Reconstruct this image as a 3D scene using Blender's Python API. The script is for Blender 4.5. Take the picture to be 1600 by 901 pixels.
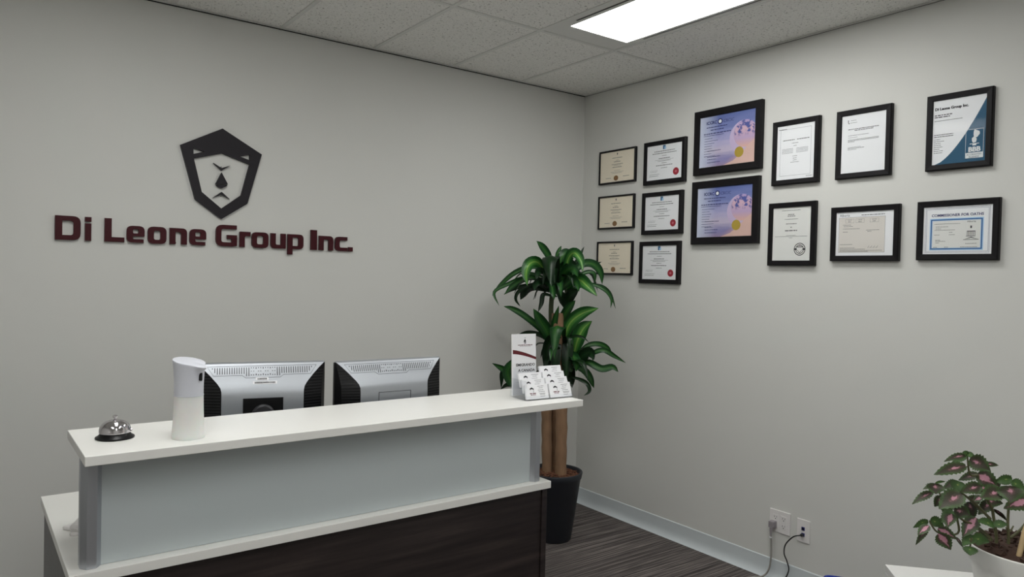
import bpy, bmesh, math, random
from mathutils import Vector, Matrix
from mathutils.geometry import tessellate_polygon

random.seed(7)
for o in list(bpy.data.objects):
    bpy.data.objects.remove(o)
scn = bpy.context.scene
COL = scn.collection

# ------------------------------------------------------------------ camera
cam = bpy.data.cameras.new('camera')
cam.sensor_fit = 'HORIZONTAL'
cam.sensor_width = 36.0
cam.lens = 25.638
cam.clip_start = 0.02
camo = bpy.data.objects.new('camera', cam)
COL.objects.link(camo)
_r = Vector((0.80298617, -0.59552802, 0.02365562))
_u = Vector((-0.0078764, 0.02908383, 0.99954594))
_f = Vector((0.59594562, 0.80280789, -0.01866329))
camo.matrix_world = Matrix(((_r.x, _u.x, -_f.x, -3.3289), (_r.y, _u.y, -_f.y, -3.7040), (_r.z, _u.z, -_f.z, 1.5280), (0, 0, 0, 1)))
scn.camera = camo

# ------------------------------------------------------------------ light and exposure
world = bpy.data.worlds.new('world')
scn.world = world
world.use_nodes = True
world.node_tree.nodes['Background'].inputs[0].default_value = (0.8, 0.85, 0.9, 1)
world.node_tree.nodes['Background'].inputs[1].default_value = 0.02
LENS_STRENGTH = 10.2
scn.view_settings.view_transform = 'Standard'
scn.view_settings.look = 'None'
scn.view_settings.gamma = 1.0
scn.view_settings.use_curve_mapping = False
scn.view_settings.exposure = 0.0
scn.cycles.transparent_max_bounces = 24

# ------------------------------------------------------------------ materials
MATS = {}


def srgb(r, g, b):
    def c(v):
        v /= 255.0
        return v / 12.92 if v <= 0.04045 else ((v + 0.055) / 1.055) ** 2.4
    return (c(r), c(g), c(b), 1.0)


def mat(name, col, rough=0.5, metal=0.0, var=0.0, scale=30.0, bump=0.0, bscale=200.0, stretch=None, **kw):
    if name in MATS:
        return MATS[name]
    m = bpy.data.materials.new(name)
    m.use_nodes = True
    nt = m.node_tree
    b = nt.nodes['Principled BSDF']
    b.inputs['Base Color'].default_value = col
    b.inputs['Roughness'].default_value = rough
    b.inputs['Metallic'].default_value = metal
    for k, v in kw.items():
        b.inputs[k.replace('_', ' ')].default_value = v
    tc = nt.nodes.new('ShaderNodeTexCoord')
    mp = nt.nodes.new('ShaderNodeMapping')
    if stretch:
        mp.inputs['Scale'].default_value = stretch
    nt.links.new(tc.outputs['Object'], mp.inputs[0])
    if var > 0:
        n = nt.nodes.new('ShaderNodeTexNoise')
        n.inputs['Scale'].default_value = scale
        n.inputs['Detail'].default_value = 5
        nt.links.new(mp.outputs[0], n.inputs['Vector'])
        r = nt.nodes.new('ShaderNodeMix')
        r.data_type = 'RGBA'
        r.inputs[6].default_value = tuple(max(0, c * (1 - var)) for c in col[:3]) + (1,)
        r.inputs[7].default_value = tuple(min(1, c * (1 + var)) for c in col[:3]) + (1,)
        nt.links.new(n.outputs['Fac'], r.inputs[0])
        nt.links.new(r.outputs[2], b.inputs['Base Color'])
    if bump > 0:
        n2 = nt.nodes.new('ShaderNodeTexNoise')
        n2.inputs['Scale'].default_value = bscale
        n2.inputs['Detail'].default_value = 3
        nt.links.new(mp.outputs[0], n2.inputs['Vector'])
        bp = nt.nodes.new('ShaderNodeBump')
        bp.inputs['Strength'].default_value = bump
        bp.inputs['Distance'].default_value = 0.002
        nt.links.new(n2.outputs['Fac'], bp.inputs['Height'])
        nt.links.new(bp.outputs[0], b.inputs['Normal'])
    MATS[name] = m
    return m


WALL = mat('wall_paint', srgb(217, 217, 213), 0.75, var=0.015, scale=3, bump=0.12, bscale=350)
WHITE_LAM = mat('white_laminate', srgb(240, 239, 235), 0.35, var=0.01, scale=8)
CAB_WHITE = mat('cabinet_white', srgb(224, 223, 221), 0.4, var=0.01, scale=8)
PANEL = mat('frosted_panel', srgb(194, 202, 204), 0.32, var=0.01, scale=6)
ALU = mat('brushed_aluminium', srgb(185, 188, 194), 0.38, 0.85, var=0.06, scale=40, stretch=(1, 1, 0.05))
BLACK_FR = mat('black_frame', srgb(17, 15, 18), 0.5, var=0.15, scale=60, Specular_IOR_Level=0.22)
BLACK_PL = mat('black_plastic', srgb(12, 12, 14), 0.35, var=0.1, scale=60, Specular_IOR_Level=0.3)
DARK_GREY = mat('dark_grey_plastic', srgb(34, 34, 38), 0.5, var=0.1, scale=60)
SILVER = mat('silver_plastic', srgb(176, 180, 186), 0.38, 0.65, var=0.02, scale=80)
CHROME = mat('chrome', srgb(222, 218, 222), 0.08, 1.0, var=0.02, scale=20)
WHITE_PL = mat('white_plastic', srgb(218, 220, 229), 0.32, var=0.01, scale=20)
MILKY = mat('milky_plastic', srgb(236, 236, 234), 0.45, var=0.02, scale=25, Subsurface_Weight=0.25, Subsurface_Scale=0.02)
VINYL = mat('vinyl_base', srgb(208, 215, 218), 0.3, var=0.02, scale=12)
PLATE = mat('outlet_plastic', srgb(232, 229, 228), 0.35, var=0.01, scale=30)
GREY_PLUG = mat('grey_rubber', srgb(150, 144, 148), 0.5, var=0.05, scale=60)
CORD_GREY = mat('cord_grey', srgb(150, 148, 142), 0.5, var=0.05, scale=60)
CORD_BLACK = mat('cord_black', srgb(20, 20, 22), 0.45, var=0.05, scale=60)
JACK = mat('jack_blue', srgb(40, 44, 110), 0.4, var=0.05, scale=60)
BIN_BLUE = mat('bin_blue', srgb(18, 50, 150), 0.4, var=0.05, scale=30)
MAROON = mat('maroon_letter', srgb(62, 10, 20), 0.42, var=0.08, scale=20, Specular_IOR_Level=0.25)
EMB = mat('emblem_charcoal', srgb(36, 33, 38), 0.45, var=0.08, scale=20, Specular_IOR_Level=0.25)
POT_DARK = mat('pot_charcoal', srgb(38, 41, 48), 0.5, var=0.08, scale=25)
POT_WHITE = mat('pot_white', srgb(226, 226, 222), 0.4, var=0.02, scale=25)
SOIL = mat('soil_bark', srgb(62, 42, 32), 0.9, var=0.6, scale=60, bump=0.8, bscale=80)
MULCH = mat('bark_chip', srgb(112, 72, 52), 0.85, var=0.45, scale=40)
CANE = mat('cane_bark', srgb(138, 108, 82), 0.85, var=0.35, scale=30, bump=0.6, bscale=50, stretch=(1, 1, 0.35))
SHOOT = mat('shoot_green', srgb(60, 72, 40), 0.6, var=0.3, scale=40)
STEM = mat('coleus_stem', srgb(92, 92, 62), 0.6, var=0.35, scale=60)
STAKE_M = mat('bamboo', srgb(190, 164, 124), 0.6, var=0.15, scale=40)
INK = mat('print_ink', srgb(72, 70, 74), 0.7, var=0.05, scale=80)
INK_DARK = mat('print_ink_dark', srgb(32, 32, 38), 0.7, var=0.05, scale=80)
INK_MAROON = mat('print_maroon', srgb(96, 22, 30), 0.7, var=0.05, scale=80)
INK_BLUE = mat('print_blue', srgb(32, 84, 150), 0.7, var=0.05, scale=80)
INK_NAVY = mat('print_navy', srgb(46, 48, 104), 0.7, var=0.05, scale=80)
INK_PALEBLUE = mat('print_pale_blue', srgb(168, 204, 236), 0.7, var=0.03, scale=80)
INK_WHITE = mat('print_white', srgb(236, 238, 240), 0.7, var=0.02, scale=80)
INK_TEAL = mat('print_teal', srgb(26, 84, 116), 0.6, var=0.03, scale=40)
PAPER = mat('paper_white', srgb(244, 244, 247), 0.7, var=0.015, scale=20)
PAPER_GREY = mat('paper_off_white', srgb(232, 231, 228), 0.7, var=0.015, scale=20)
PAPER_TAN = mat('paper_cream', srgb(250, 238, 218), 0.7, var=0.03, scale=20)
PAPER_FORM = mat('paper_form', srgb(224, 218, 212), 0.7, var=0.02, scale=20)
SEAL_BROWN = mat('seal_bronze', srgb(150, 112, 72), 0.5, 0.2, var=0.2, scale=200)
SEAL_RED = mat('seal_red', srgb(160, 34, 52), 0.5, var=0.25, scale=200)
SEAL_GOLD = mat('seal_gold', srgb(196, 168, 72), 0.4, 0.35, var=0.3, scale=250)
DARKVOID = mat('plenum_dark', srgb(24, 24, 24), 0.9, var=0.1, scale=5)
GRID_M = mat('ceiling_grid_metal', srgb(225, 225, 221), 0.5, var=0.02, scale=8)
FIXTURE = mat('fixture_enamel', srgb(226, 226, 222), 0.45, var=0.02, scale=8)


def glass_mat(name, tint, refl):
    m = bpy.data.materials.new(name)
    m.use_nodes = True
    nt = m.node_tree
    nt.nodes.clear()
    out = nt.nodes.new('ShaderNodeOutputMaterial')
    mx = nt.nodes.new('ShaderNodeMixShader')
    tr = nt.nodes.new('ShaderNodeBsdfTransparent')
    gl = nt.nodes.new('ShaderNodeBsdfGlossy')
    lw = nt.nodes.new('ShaderNodeLayerWeight')
    lw.inputs[0].default_value = 0.5
    pw = nt.nodes.new('ShaderNodeMath'); pw.operation = 'POWER'; pw.inputs[1].default_value = 4.0
    fr = nt.nodes.new('ShaderNodeMath'); fr.operation = 'MULTIPLY_ADD'
    fr.inputs[1].default_value = 0.25; fr.inputs[2].default_value = refl
    nt.links.new(lw.outputs['Facing'], pw.inputs[0]); nt.links.new(pw.outputs[0], fr.inputs[0])
    tr.inputs[0].default_value = tint
    gl.inputs['Roughness'].default_value = 0.03
    nt.links.new(fr.outputs[0], mx.inputs[0])
    nt.links.new(tr.outputs[0], mx.inputs[1])
    nt.links.new(gl.outputs[0], mx.inputs[2])
    nt.links.new(mx.outputs[0], out.inputs[0])
    return m


GLASS = glass_mat('picture_glass', (0.985, 0.99, 0.99, 1), 0.004)
ACRYLIC = glass_mat('clear_acrylic', (0.97, 0.975, 0.98, 1), 0.03)


def node_mat(name):
    m = bpy.data.materials.new(name)
    m.use_nodes = True
    nt = m.node_tree
    return m, nt, nt.nodes['Principled BSDF']


def ramp(nt, stops):
    r = nt.nodes.new('ShaderNodeValToRGB')
    el = r.color_ramp.elements
    while len(el) > 1:
        el.remove(el[-1])
    el[0].position, el[0].color = stops[0]
    for p, c in stops[1:]:
        e = el.new(p)
        e.color = c
    return r


def mixc(nt, fac, a, b, mode='MIX'):
    x = nt.nodes.new('ShaderNodeMix')
    x.data_type = 'RGBA'
    x.blend_type = mode
    for sock, v in ((0, fac), (6, a), (7, b)):
        if hasattr(v, 'links') or isinstance(v, bpy.types.NodeSocket):
            nt.links.new(v, x.inputs[sock])
        else:
            x.inputs[sock].default_value = v
    return x.outputs[2]


def noise(nt, vec, scale, detail=3, rough=0.5):
    n = nt.nodes.new('ShaderNodeTexNoise')
    n.inputs['Scale'].default_value = scale
    n.inputs['Detail'].default_value = detail
    n.inputs['Roughness'].default_value = rough
    if vec is not None:
        nt.links.new(vec, n.inputs['Vector'])
    return n


def mapping(nt, scale, coord='Object'):
    tc = nt.nodes.new('ShaderNodeTexCoord')
    mp = nt.nodes.new('ShaderNodeMapping')
    mp.inputs['Scale'].default_value = scale
    nt.links.new(tc.outputs[coord], mp.inputs[0])
    return mp.outputs[0]


def geo_mapping(nt, scale):
    tc = nt.nodes.new('ShaderNodeNewGeometry')
    mp = nt.nodes.new('ShaderNodeMapping')
    mp.inputs['Scale'].default_value = scale
    nt.links.new(tc.outputs['Position'], mp.inputs[0])
    return mp.outputs[0]


# carpet: charcoal with fine broken stripes running along x
CARPET, nt, b = node_mat('carpet')
n1 = noise(nt, mapping(nt, (1.3, 125, 1)), 1.0, 3, 0.6)
n2 = noise(nt, mapping(nt, (7, 190, 1)), 1.0, 2)
n3 = noise(nt, mapping(nt, (260, 260, 260)), 1.0, 2)
a1 = ramp(nt, [(0.38, srgb(50, 45, 44)), (0.5, srgb(92, 85, 83)), (0.62, srgb(136, 127, 123))])
nt.links.new(n1.outputs['Fac'], a1.inputs[0])
a2 = ramp(nt, [(0.35, (0.55, 0.55, 0.55, 1)), (0.65, (1.2, 1.2, 1.2, 1))])
nt.links.new(n2.outputs['Fac'], a2.inputs[0])
c1 = mixc(nt, 0.8, a1.outputs[0], a2.outputs[0], 'MULTIPLY')
a3 = ramp(nt, [(0.3, (0.7, 0.7, 0.7, 1)), (0.7, (1.25, 1.25, 1.25, 1))])
nt.links.new(n3.outputs['Fac'], a3.inputs[0])
nt.links.new(mixc(nt, 0.7, c1, a3.outputs[0], 'MULTIPLY'), b.inputs['Base Color'])
b.inputs['Roughness'].default_value = 0.95
bp = nt.nodes.new('ShaderNodeBump')
bp.inputs['Strength'].default_value = 0.5
bp.inputs['Distance'].default_value = 0.004
nt.links.new(n3.outputs['Fac'], bp.inputs['Height'])
nt.links.new(bp.outputs[0], b.inputs['Normal'])

# mineral fibre ceiling tile: pinholes and short fissures
TILE, nt, b = node_mat('ceiling_tile_fibre')
v1 = noise(nt, geo_mapping(nt, (80, 80, 80)), 1.0, 3, 0.65)
v2 = noise(nt, geo_mapping(nt, (240, 240, 240)), 1.0, 2)
r1 = ramp(nt, [(0.34, (0.3, 0.29, 0.28, 1)), (0.40, (1, 1, 1, 1))])
nt.links.new(v1.outputs['Fac'], r1.inputs[0])
r2 = ramp(nt, [(0.32, (0.6, 0.6, 0.59, 1)), (0.42, (1, 1, 1, 1))])
nt.links.new(v2.outputs['Fac'], r2.inputs[0])
c = mixc(nt, 0.8, srgb(246, 245, 241), r1.outputs[0], 'MULTIPLY')
c = mixc(nt, 0.7, c, r2.outputs[0], 'MULTIPLY')
nt.links.new(c, b.inputs['Base Color'])
b.inputs['Roughness'].default_value = 0.95
bp = nt.nodes.new('ShaderNodeBump')
bp.inputs['Strength'].default_value = 0.6
bp.inputs['Distance'].default_value = 0.003
nt.links.new(v1.outputs['Fac'], bp.inputs['Height'])
nt.links.new(bp.outputs[0], b.inputs['Normal'])

# dark stained wood laminate with horizontal grain
WOOD, nt, b = node_mat('espresso_laminate')
w1 = noise(nt, mapping(nt, (2.0, 25, 34)), 1.0, 5, 0.6)
w2 = noise(nt, mapping(nt, (1.2, 4, 6)), 1.0, 2)
rw = ramp(nt, [(0.3, srgb(30, 24, 24)), (0.55, srgb(50, 42, 41)), (0.75, srgb(70, 60, 57))])
nt.links.new(w1.outputs['Fac'], rw.inputs[0])
rr = ramp(nt, [(0.3, (0.75, 0.75, 0.75, 1)), (0.7, (1.2, 1.2, 1.2, 1))])
nt.links.new(w2.outputs['Fac'], rr.inputs[0])
nt.links.new(mixc(nt, 1.0, rw.outputs[0], rr.outputs[0], 'MULTIPLY'), b.inputs['Base Color'])
b.inputs['Roughness'].default_value = 0.36

# glowing lens of the ceiling lights
LENS, nt, b = node_mat('light_lens')
b.inputs['Base Color'].default_value = (0.9, 0.9, 0.9, 1)
b.inputs['Emission Color'].default_value = (0.985, 0.99, 0.965, 1)
b.inputs['Emission Strength'].default_value = LENS_STRENGTH


def leaf_mat(name, edge, mid, stripe):
    m, nt, b = node_mat(name)
    tc = nt.nodes.new('ShaderNodeTexCoord')
    sp = nt.nodes.new('ShaderNodeSeparateXYZ')
    nt.links.new(tc.outputs['UV'], sp.inputs[0])
    # distance from the midrib, wobbling with fine lengthwise streaks
    mp = nt.nodes.new('ShaderNodeMapping')
    mp.inputs['Scale'].default_value = (22, 1.5, 1)
    nt.links.new(tc.outputs['UV'], mp.inputs[0])
    n = noise(nt, mp.outputs[0], 1.0, 3)
    s = nt.nodes.new('ShaderNodeMath'); s.operation = 'SUBTRACT'
    nt.links.new(sp.outputs[0], s.inputs[0]); s.inputs[1].default_value = 0.5
    a = nt.nodes.new('ShaderNodeMath'); a.operation = 'ABSOLUTE'
    nt.links.new(s.outputs[0], a.inputs[0])
    k = nt.nodes.new('ShaderNodeMath'); k.operation = 'MULTIPLY_ADD'
    nt.links.new(n.outputs['Fac'], k.inputs[0]); k.inputs[1].default_value = 0.22
    nt.links.new(a.outputs[0], k.inputs[2])
    r = ramp(nt, [(0.1, stripe), (0.2, mid), (0.3, mid), (0.42, edge)])
    nt.links.new(k.outputs[0], r.inputs[0])
    nt.links.new(r.outputs[0], b.inputs['Base Color'])
    b.inputs['Roughness'].default_value = 0.36
    b.inputs['Specular IOR Level'].default_value = 0.3
    return m


LEAF_DEEP = leaf_mat('dracaena_leaf_deep', srgb(14, 36, 17), srgb(19, 46, 21), srgb(28, 60, 26))
LEAF_MID = leaf_mat('dracaena_leaf_green', srgb(22, 60, 27), srgb(38, 84, 36), srgb(62, 106, 44))
LEAF_STRIPE = leaf_mat('dracaena_leaf_striped', srgb(28, 76, 32), srgb(66, 122, 50), srgb(138, 176, 84))


def coleus_mat(name, pink):
    m, nt, b = node_mat(name)
    tc = nt.nodes.new('ShaderNodeTexCoord')
    sp = nt.nodes.new('ShaderNodeSeparateXYZ')
    nt.links.new(tc.outputs['UV'], sp.inputs[0])
    n = noise(nt, tc.outputs['UV'], 7.0, 4)
    # radial measure in leaf space: 0 along the lower midrib, 1 at the margin
    def math_(op, x, y):
        q = nt.nodes.new('ShaderNodeMath'); q.operation = op
        for i, v in enumerate((x, y)):
            if isinstance(v, (int, float)):
                q.inputs[i].default_value = v
            else:
                nt.links.new(v, q.inputs[i])
        return q.outputs[0]
    du = math_('MULTIPLY', math_('ABSOLUTE', math_('SUBTRACT', sp.outputs[0], 0.5), 0), 2.0)
    dv = math_('MULTIPLY', math_('ABSOLUTE', math_('SUBTRACT', sp.outputs[1], 0.34), 0), 1.35)
    d = math_('ADD', math_('MULTIPLY', du, 0.85), math_('MULTIPLY', dv, 0.5))
    d = math_('ADD', d, math_('MULTIPLY', math_('SUBTRACT', n.outputs['Fac'], 0.5), 0.6))
    dark = pink > 0.3
    r = ramp(nt, [(max(0.01, 0.30 * pink), srgb(190, 136, 152) if dark else srgb(150, 160, 92)), (0.04 + 0.34 * pink, srgb(104, 74, 72) if dark else srgb(92, 120, 56)),
                  (0.12 + 0.4 * pink, srgb(62, 54, 44) if dark else srgb(66, 100, 44)), (0.6, srgb(58, 60, 40) if dark else srgb(62, 94, 44)), (0.8, srgb(62, 86, 44))])
    nt.links.new(d, r.inputs[0])
    nt.links.new(r.outputs[0], b.inputs['Base Color'])
    b.inputs['Roughness'].default_value = 0.5
    bp = nt.nodes.new('ShaderNodeBump'); bp.inputs['Strength'].default_value = 0.4; bp.inputs['Distance'].default_value = 0.002
    n5 = noise(nt, tc.outputs['UV'], 18.0, 2)
    nt.links.new(n5.outputs['Fac'], bp.inputs['Height']); nt.links.new(bp.outputs[0], b.inputs['Normal'])
    return m


COLEUS_PINK = coleus_mat('coleus_leaf_pink', 0.95)
COLEUS_DARK = coleus_mat('coleus_leaf_dark', 0.36)
COLEUS_GREEN = coleus_mat('coleus_leaf_green', 0.12)

# printed sky and globe sheet (flat print)
GLOBE_SHEET, nt, b = node_mat('print_sky_sheet')
tc = nt.nodes.new('ShaderNodeTexCoord')
sp = nt.nodes.new('ShaderNodeSeparateXYZ')
nt.links.new(tc.outputs['UV'], sp.inputs[0])
mp = nt.nodes.new('ShaderNodeMapping'); mp.inputs['Scale'].default_value = (2, 9, 1); mp.inputs['Rotation'].default_value = (0, 0, 0.25)
nt.links.new(tc.outputs['UV'], mp.inputs[0])
nz = noise(nt, mp.outputs[0], 1.0, 4)
vert = ramp(nt, [(0.0, srgb(150, 132, 166)), (0.12, srgb(134, 130, 178)), (0.3, srgb(196, 184, 206)), (0.5, srgb(170, 166, 206)), (0.72, srgb(124, 134, 188)), (1.0, srgb(92, 106, 168))])
add = nt.nodes.new('ShaderNodeMath'); add.operation = 'MULTIPLY_ADD'
nt.links.new(nz.outputs['Fac'], add.inputs[0]); add.inputs[1].default_value = 0.3
sb = nt.nodes.new('ShaderNodeMath'); sb.operation = 'SUBTRACT'; nt.links.new(sp.outputs[1], sb.inputs[0]); sb.inputs[1].default_value = 0.15
nt.links.new(sb.outputs[0], add.inputs[2]); nt.links.new(add.outputs[0], vert.inputs[0])
lf = ramp(nt, [(0.0, (1, 1, 1, 1)), (0.35, (0.0, 0.0, 0.0, 1))]); nt.links.new(sp.outputs[0], lf.inputs[0])
c = mixc(nt, lf.outputs[0], vert.outputs[0], srgb(206, 212, 232))
# warm glow of the print, lower right
m1 = nt.nodes.new('ShaderNodeMath'); m1.operation = 'SUBTRACT'; nt.links.new(sp.outputs[0], m1.inputs[0]); nt.links.new(sp.outputs[1], m1.inputs[1])
wr = ramp(nt, [(0.42, (0, 0, 0, 1)), (0.75, (0.8, 0.8, 0.8, 1))]); nt.links.new(m1.outputs[0], wr.inputs[0])
c = mixc(nt, wr.outputs[0], c, srgb(226, 172, 156))
nt.links.new(c, b.inputs['Base Color']); b.inputs['Roughness'].default_value = 0.5

GLOBE, nt, b = node_mat('print_globe')
tc = nt.nodes.new('ShaderNodeTexCoord')
sp = nt.nodes.new('ShaderNodeSeparateXYZ'); nt.links.new(tc.outputs['UV'], sp.inputs[0])
nz = noise(nt, tc.outputs['UV'], 5.5, 5, 0.65)
land = ramp(nt, [(0.5, (0, 0, 0, 1)), (0.54, (1, 1, 1, 1))]); nt.links.new(nz.outputs['Fac'], land.inputs[0])
up = ramp(nt, [(0.4, (0, 0, 0, 1)), (0.56, (1, 1, 1, 1))]); nt.links.new(sp.outputs[1], up.inputs[0])
gb = ramp(nt, [(0.0, srgb(222, 176, 160)), (0.35, srgb(190, 164, 200)), (0.7, srgb(214, 178, 194)), (1.0, srgb(176, 156, 204))]); nt.links.new(sp.outputs[1], gb.inputs[0])
f = nt.nodes.new('ShaderNodeMath'); f.operation = 'MULTIPLY'; nt.links.new(land.outputs[0], f.inputs[0]); nt.links.new(up.outputs[0], f.inputs[1])
nt.links.new(mixc(nt, f.outputs[0], gb.outputs[0], srgb(78, 88, 158)), b.inputs['Base Color']); b.inputs['Roughness'].default_value = 0.5


# ------------------------------------------------------------------ mesh helpers
class MB:
    def __init__(self):
        self.v = []; self.f = []; self.uv = {}

    def add(self, vs, fs, M=None):
        n = len(self.v)
        self.v += [tuple(M @ Vector(p)) if M else tuple(p) for p in vs]
        self.f += [tuple(i + n for i in q) for q in fs]
        return self

    def box(self, x0, x1, y0, y1, z0, z1, M=None):
        vs = [(x, y, z) for z in (z0, z1) for y in (y0, y1) for x in (x0, x1)]
        return self.add(vs, [(0, 2, 3, 1), (4, 5, 7, 6), (0, 1, 5, 4), (2, 6, 7, 3), (0, 4, 6, 2), (1, 3, 7, 5)], M)

    def quad(self, a, b, c, d):
        return self.add([a, b, c, d], [(0, 1, 2, 3)])

    def lathe(self, prof, n=32, M=None, cap=False):
        vs = []; fs = []
        for r, z in prof:
            for k in range(n):
                t = 2 * math.pi * k / n
                vs.append((r * math.cos(t), r * math.sin(t), z))
        for i in range(len(prof) - 1):
            for k in range(n):
                k2 = (k + 1) % n
                fs.append((i * n + k, i * n + k2, (i + 1) * n + k2, (i + 1) * n + k))
        if cap:
            fs.append(tuple(range(n - 1, -1, -1)))
            fs.append(tuple((len(prof) - 1) * n + k for k in range(n)))
        return self.add(vs, fs, M)

    def tube(self, pts, rad, n=10, cap=True):
        pts = [Vector(p) for p in pts]
        rs = rad if isinstance(rad, (list, tuple)) else [rad] * len(pts)
        vs = []; fs = []
        nrm = None
        for i, p in enumerate(pts):
            t = (pts[min(i + 1, len(pts) - 1)] - pts[max(i - 1, 0)]).normalized()
            if nrm is None:
                nrm = t.cross(Vector((0.31, 0.2, 0.93)))
                if nrm.length < 0.05:
                    nrm = t.cross(Vector((1, 0, 0)))
            nrm = (nrm - t * nrm.dot(t)).normalized()
            bn = t.cross(nrm)
            for k in range(n):
                a = 2 * math.pi * k / n
                vs.append(p + (nrm * math.cos(a) + bn * math.sin(a)) * rs[i])
        for i in range(len(pts) - 1):
            for k in range(n):
                k2 = (k + 1) % n
                fs.append((i * n + k, i * n + k2, (i + 1) * n + k2, (i + 1) * n + k))
        if cap:
            fs.append(tuple(range(n - 1, -1, -1)))
            fs.append(tuple((len(pts) - 1) * n + k for k in range(n)))
        return self.add(vs, fs)

    def prism(self, polys, y0, y1):
        """outline(s) in x,z (first outer, then holes) extruded from y0 (front) to y1"""
        tri = tessellate_polygon([[Vector((p[0], p[1], 0)) for p in q] for q in polys])
        flat = [p for q in polys for p in q]
        n = len(flat)
        vs = [(p[0], y0, p[1]) for p in flat] + [(p[0], y1, p[1]) for p in flat]
        fs = []
        for t in tri:
            a, b_, c_ = (flat[i] for i in t)
            ar = (b_[0] - a[0]) * (c_[1] - a[1]) - (b_[1] - a[1]) * (c_[0] - a[0])
            t = tuple(t) if ar > 0 else tuple(reversed(t))
            fs.append(t)
            fs.append(tuple(i + n for i in reversed(t)))
        k = 0
        for q in polys:
            m = len(q)
            for i in range(m):
                j = (i + 1) % m
                fs.append((k + i, k + j, n + k + j, n + k + i))
            k += m
        return self.add(vs, fs)

    def build(self, name, material, parent=None, smooth=False, bevel=0.0, uvs=None, stuff=False):
        me = bpy.data.meshes.new(name)
        me.from_pydata(self.v, [], self.f)
        if bevel or smooth or True:
            bm = bmesh.new(); bm.from_mesh(me)
            if uvs is None:
                bmesh.ops.recalc_face_normals(bm, faces=bm.faces)
            if bevel:
                es = [e for e in bm.edges if len(e.link_faces) == 2 and e.calc_face_angle(0) > 0.6]
                bmesh.ops.bevel(bm, geom=es, offset=bevel, segments=2, affect='EDGES', profile=0.5)
            bm.to_mesh(me); bm.free()
        if uvs is not None:
            lay = me.uv_layers.new(name='UVMap')
            for lp in me.loops:
                lay.data[lp.index].uv = uvs[lp.vertex_index]
        if smooth:
            for p in me.polygons:
                p.use_smooth = True
            if smooth == 'auto':
                me.set_sharp_from_angle(angle=math.radians(38))
        me.materials.append(material)
        o = bpy.data.objects.new(name, me)
        COL.objects.link(o)
        if stuff:
            o['kind'] = 'stuff'
        if parent:
            o.parent = parent
        return o


def thing(name, label, cat, loc=(0, 0, 0), rz=0.0, group=None):
    o = bpy.data.objects.new(name, None)
    o.empty_display_size = 0.05
    COL.objects.link(o)
    o.location = loc
    o.rotation_euler = (0, 0, rz)
    return tag(o, label, cat, group)


def tag(o, label, cat, group=None):
    o['label'] = label; o['category'] = cat
    if group:
        o['group'] = group
    return o


def struct(o):
    o['kind'] = 'structure'
    return o


def share(src, name, parent, loc=(0, 0, 0), rot=None, scale=None):
    c_ = bpy.data.objects.new(name, src.data)
    COL.objects.link(c_)
    c_.parent = parent
    c_.location = loc
    if rot: c_.rotation_euler = rot
    if scale: c_.scale = scale
    return c_


def spline(pts, n):
    """Catmull-Rom through pts, n samples"""
    pts = [Vector(p) for p in pts]
    P_ = [pts[0] * 2 - pts[1]] + pts + [pts[-1] * 2 - pts[-2]]
    out = []
    m = len(pts) - 1
    for i in range(n):
        t = i / (n - 1) * m
        k = min(int(t), m - 1); t -= k
        a, b_, c_, d = P_[k:k + 4]
        out.append(0.5 * ((2 * b_) + (c_ - a) * t + (2 * a - 5 * b_ + 4 * c_ - d) * t * t + (3 * b_ - a - 3 * c_ + d) * t ** 3))
    return out


def text_geo(mb, s, size, x, z, y, align='CENTER', bold=0.0):
    """flat lettering in the x,z plane facing -y, added to mb"""
    cu = bpy.data.curves.new('tmp', 'FONT')
    cu.body = s; cu.size = size; cu.align_x = align; cu.resolution_u = 2; cu.offset = bold
    ob = bpy.data.objects.new('tmp', cu)
    COL.objects.link(ob)
    dg = bpy.context.evaluated_depsgraph_get()
    me = ob.evaluated_get(dg).to_mesh()
    mb.add([(v.co.x + x, y, v.co.y + z) for v in me.vertices], [tuple(p.vertices) for p in me.polygons])
    if bold:
        mb.add([(v.co.x + x + bold, y - .00005, v.co.y + z) for v in me.vertices], [tuple(p.vertices) for p in me.polygons])
    ob.evaluated_get(dg).to_mesh_clear()
    bpy.data.objects.remove(ob); bpy.data.curves.remove(cu)


def word_line(mb, x0, x1, z, h, y, rng, gap=0.35):
    """a line of illegibly small print: word-sized dashes"""
    x = x0
    while x < x1 - h:
        w = min(h * rng.uniform(1.5, 5.0), x1 - x)
        mb.quad((x, y, z), (x + w, y, z), (x + w, y, z + h), (x, y, z + h))
        x += w + h * (gap + rng.uniform(0.2, 0.5))


def centred(mb, cx, w, z, h, y, rng):
    word_line(mb, cx - w / 2, cx + w / 2, z, h, y, rng)


def disc(mb, cx, cz, r, y, n=24, rx=None):
    rx = rx or r
    mb.add([(cx + rx * math.cos(2 * math.pi * k / n), y, cz + r * math.sin(2 * math.pi * k / n)) for k in range(n)], [tuple(range(n))])


def ring(mb, cx, cz, r0, r1, y, n=28):
    vs = []
    for r in (r0, r1):
        vs += [(cx + r * math.cos(2 * math.pi * k / n), y, cz + r * math.sin(2 * math.pi * k / n)) for k in range(n)]
    mb.add(vs, [(k, (k + 1) % n, n + (k + 1) % n, n + k) for k in range(n)])


def rect(mb, x0, x1, z0, z1, y):
    mb.quad((x0, y, z0), (x1, y, z0), (x1, y, z1), (x0, y, z1))


def outline(mb, x0, x1, z0, z1, t, y):
    rect(mb, x0, x1, z0, z0 + t, y); rect(mb, x0, x1, z1 - t, z1, y)
    rect(mb, x0, x0 + t, z0 + t, z1 - t, y); rect(mb, x1 - t, x1, z0 + t, z1 - t, y)

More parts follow.
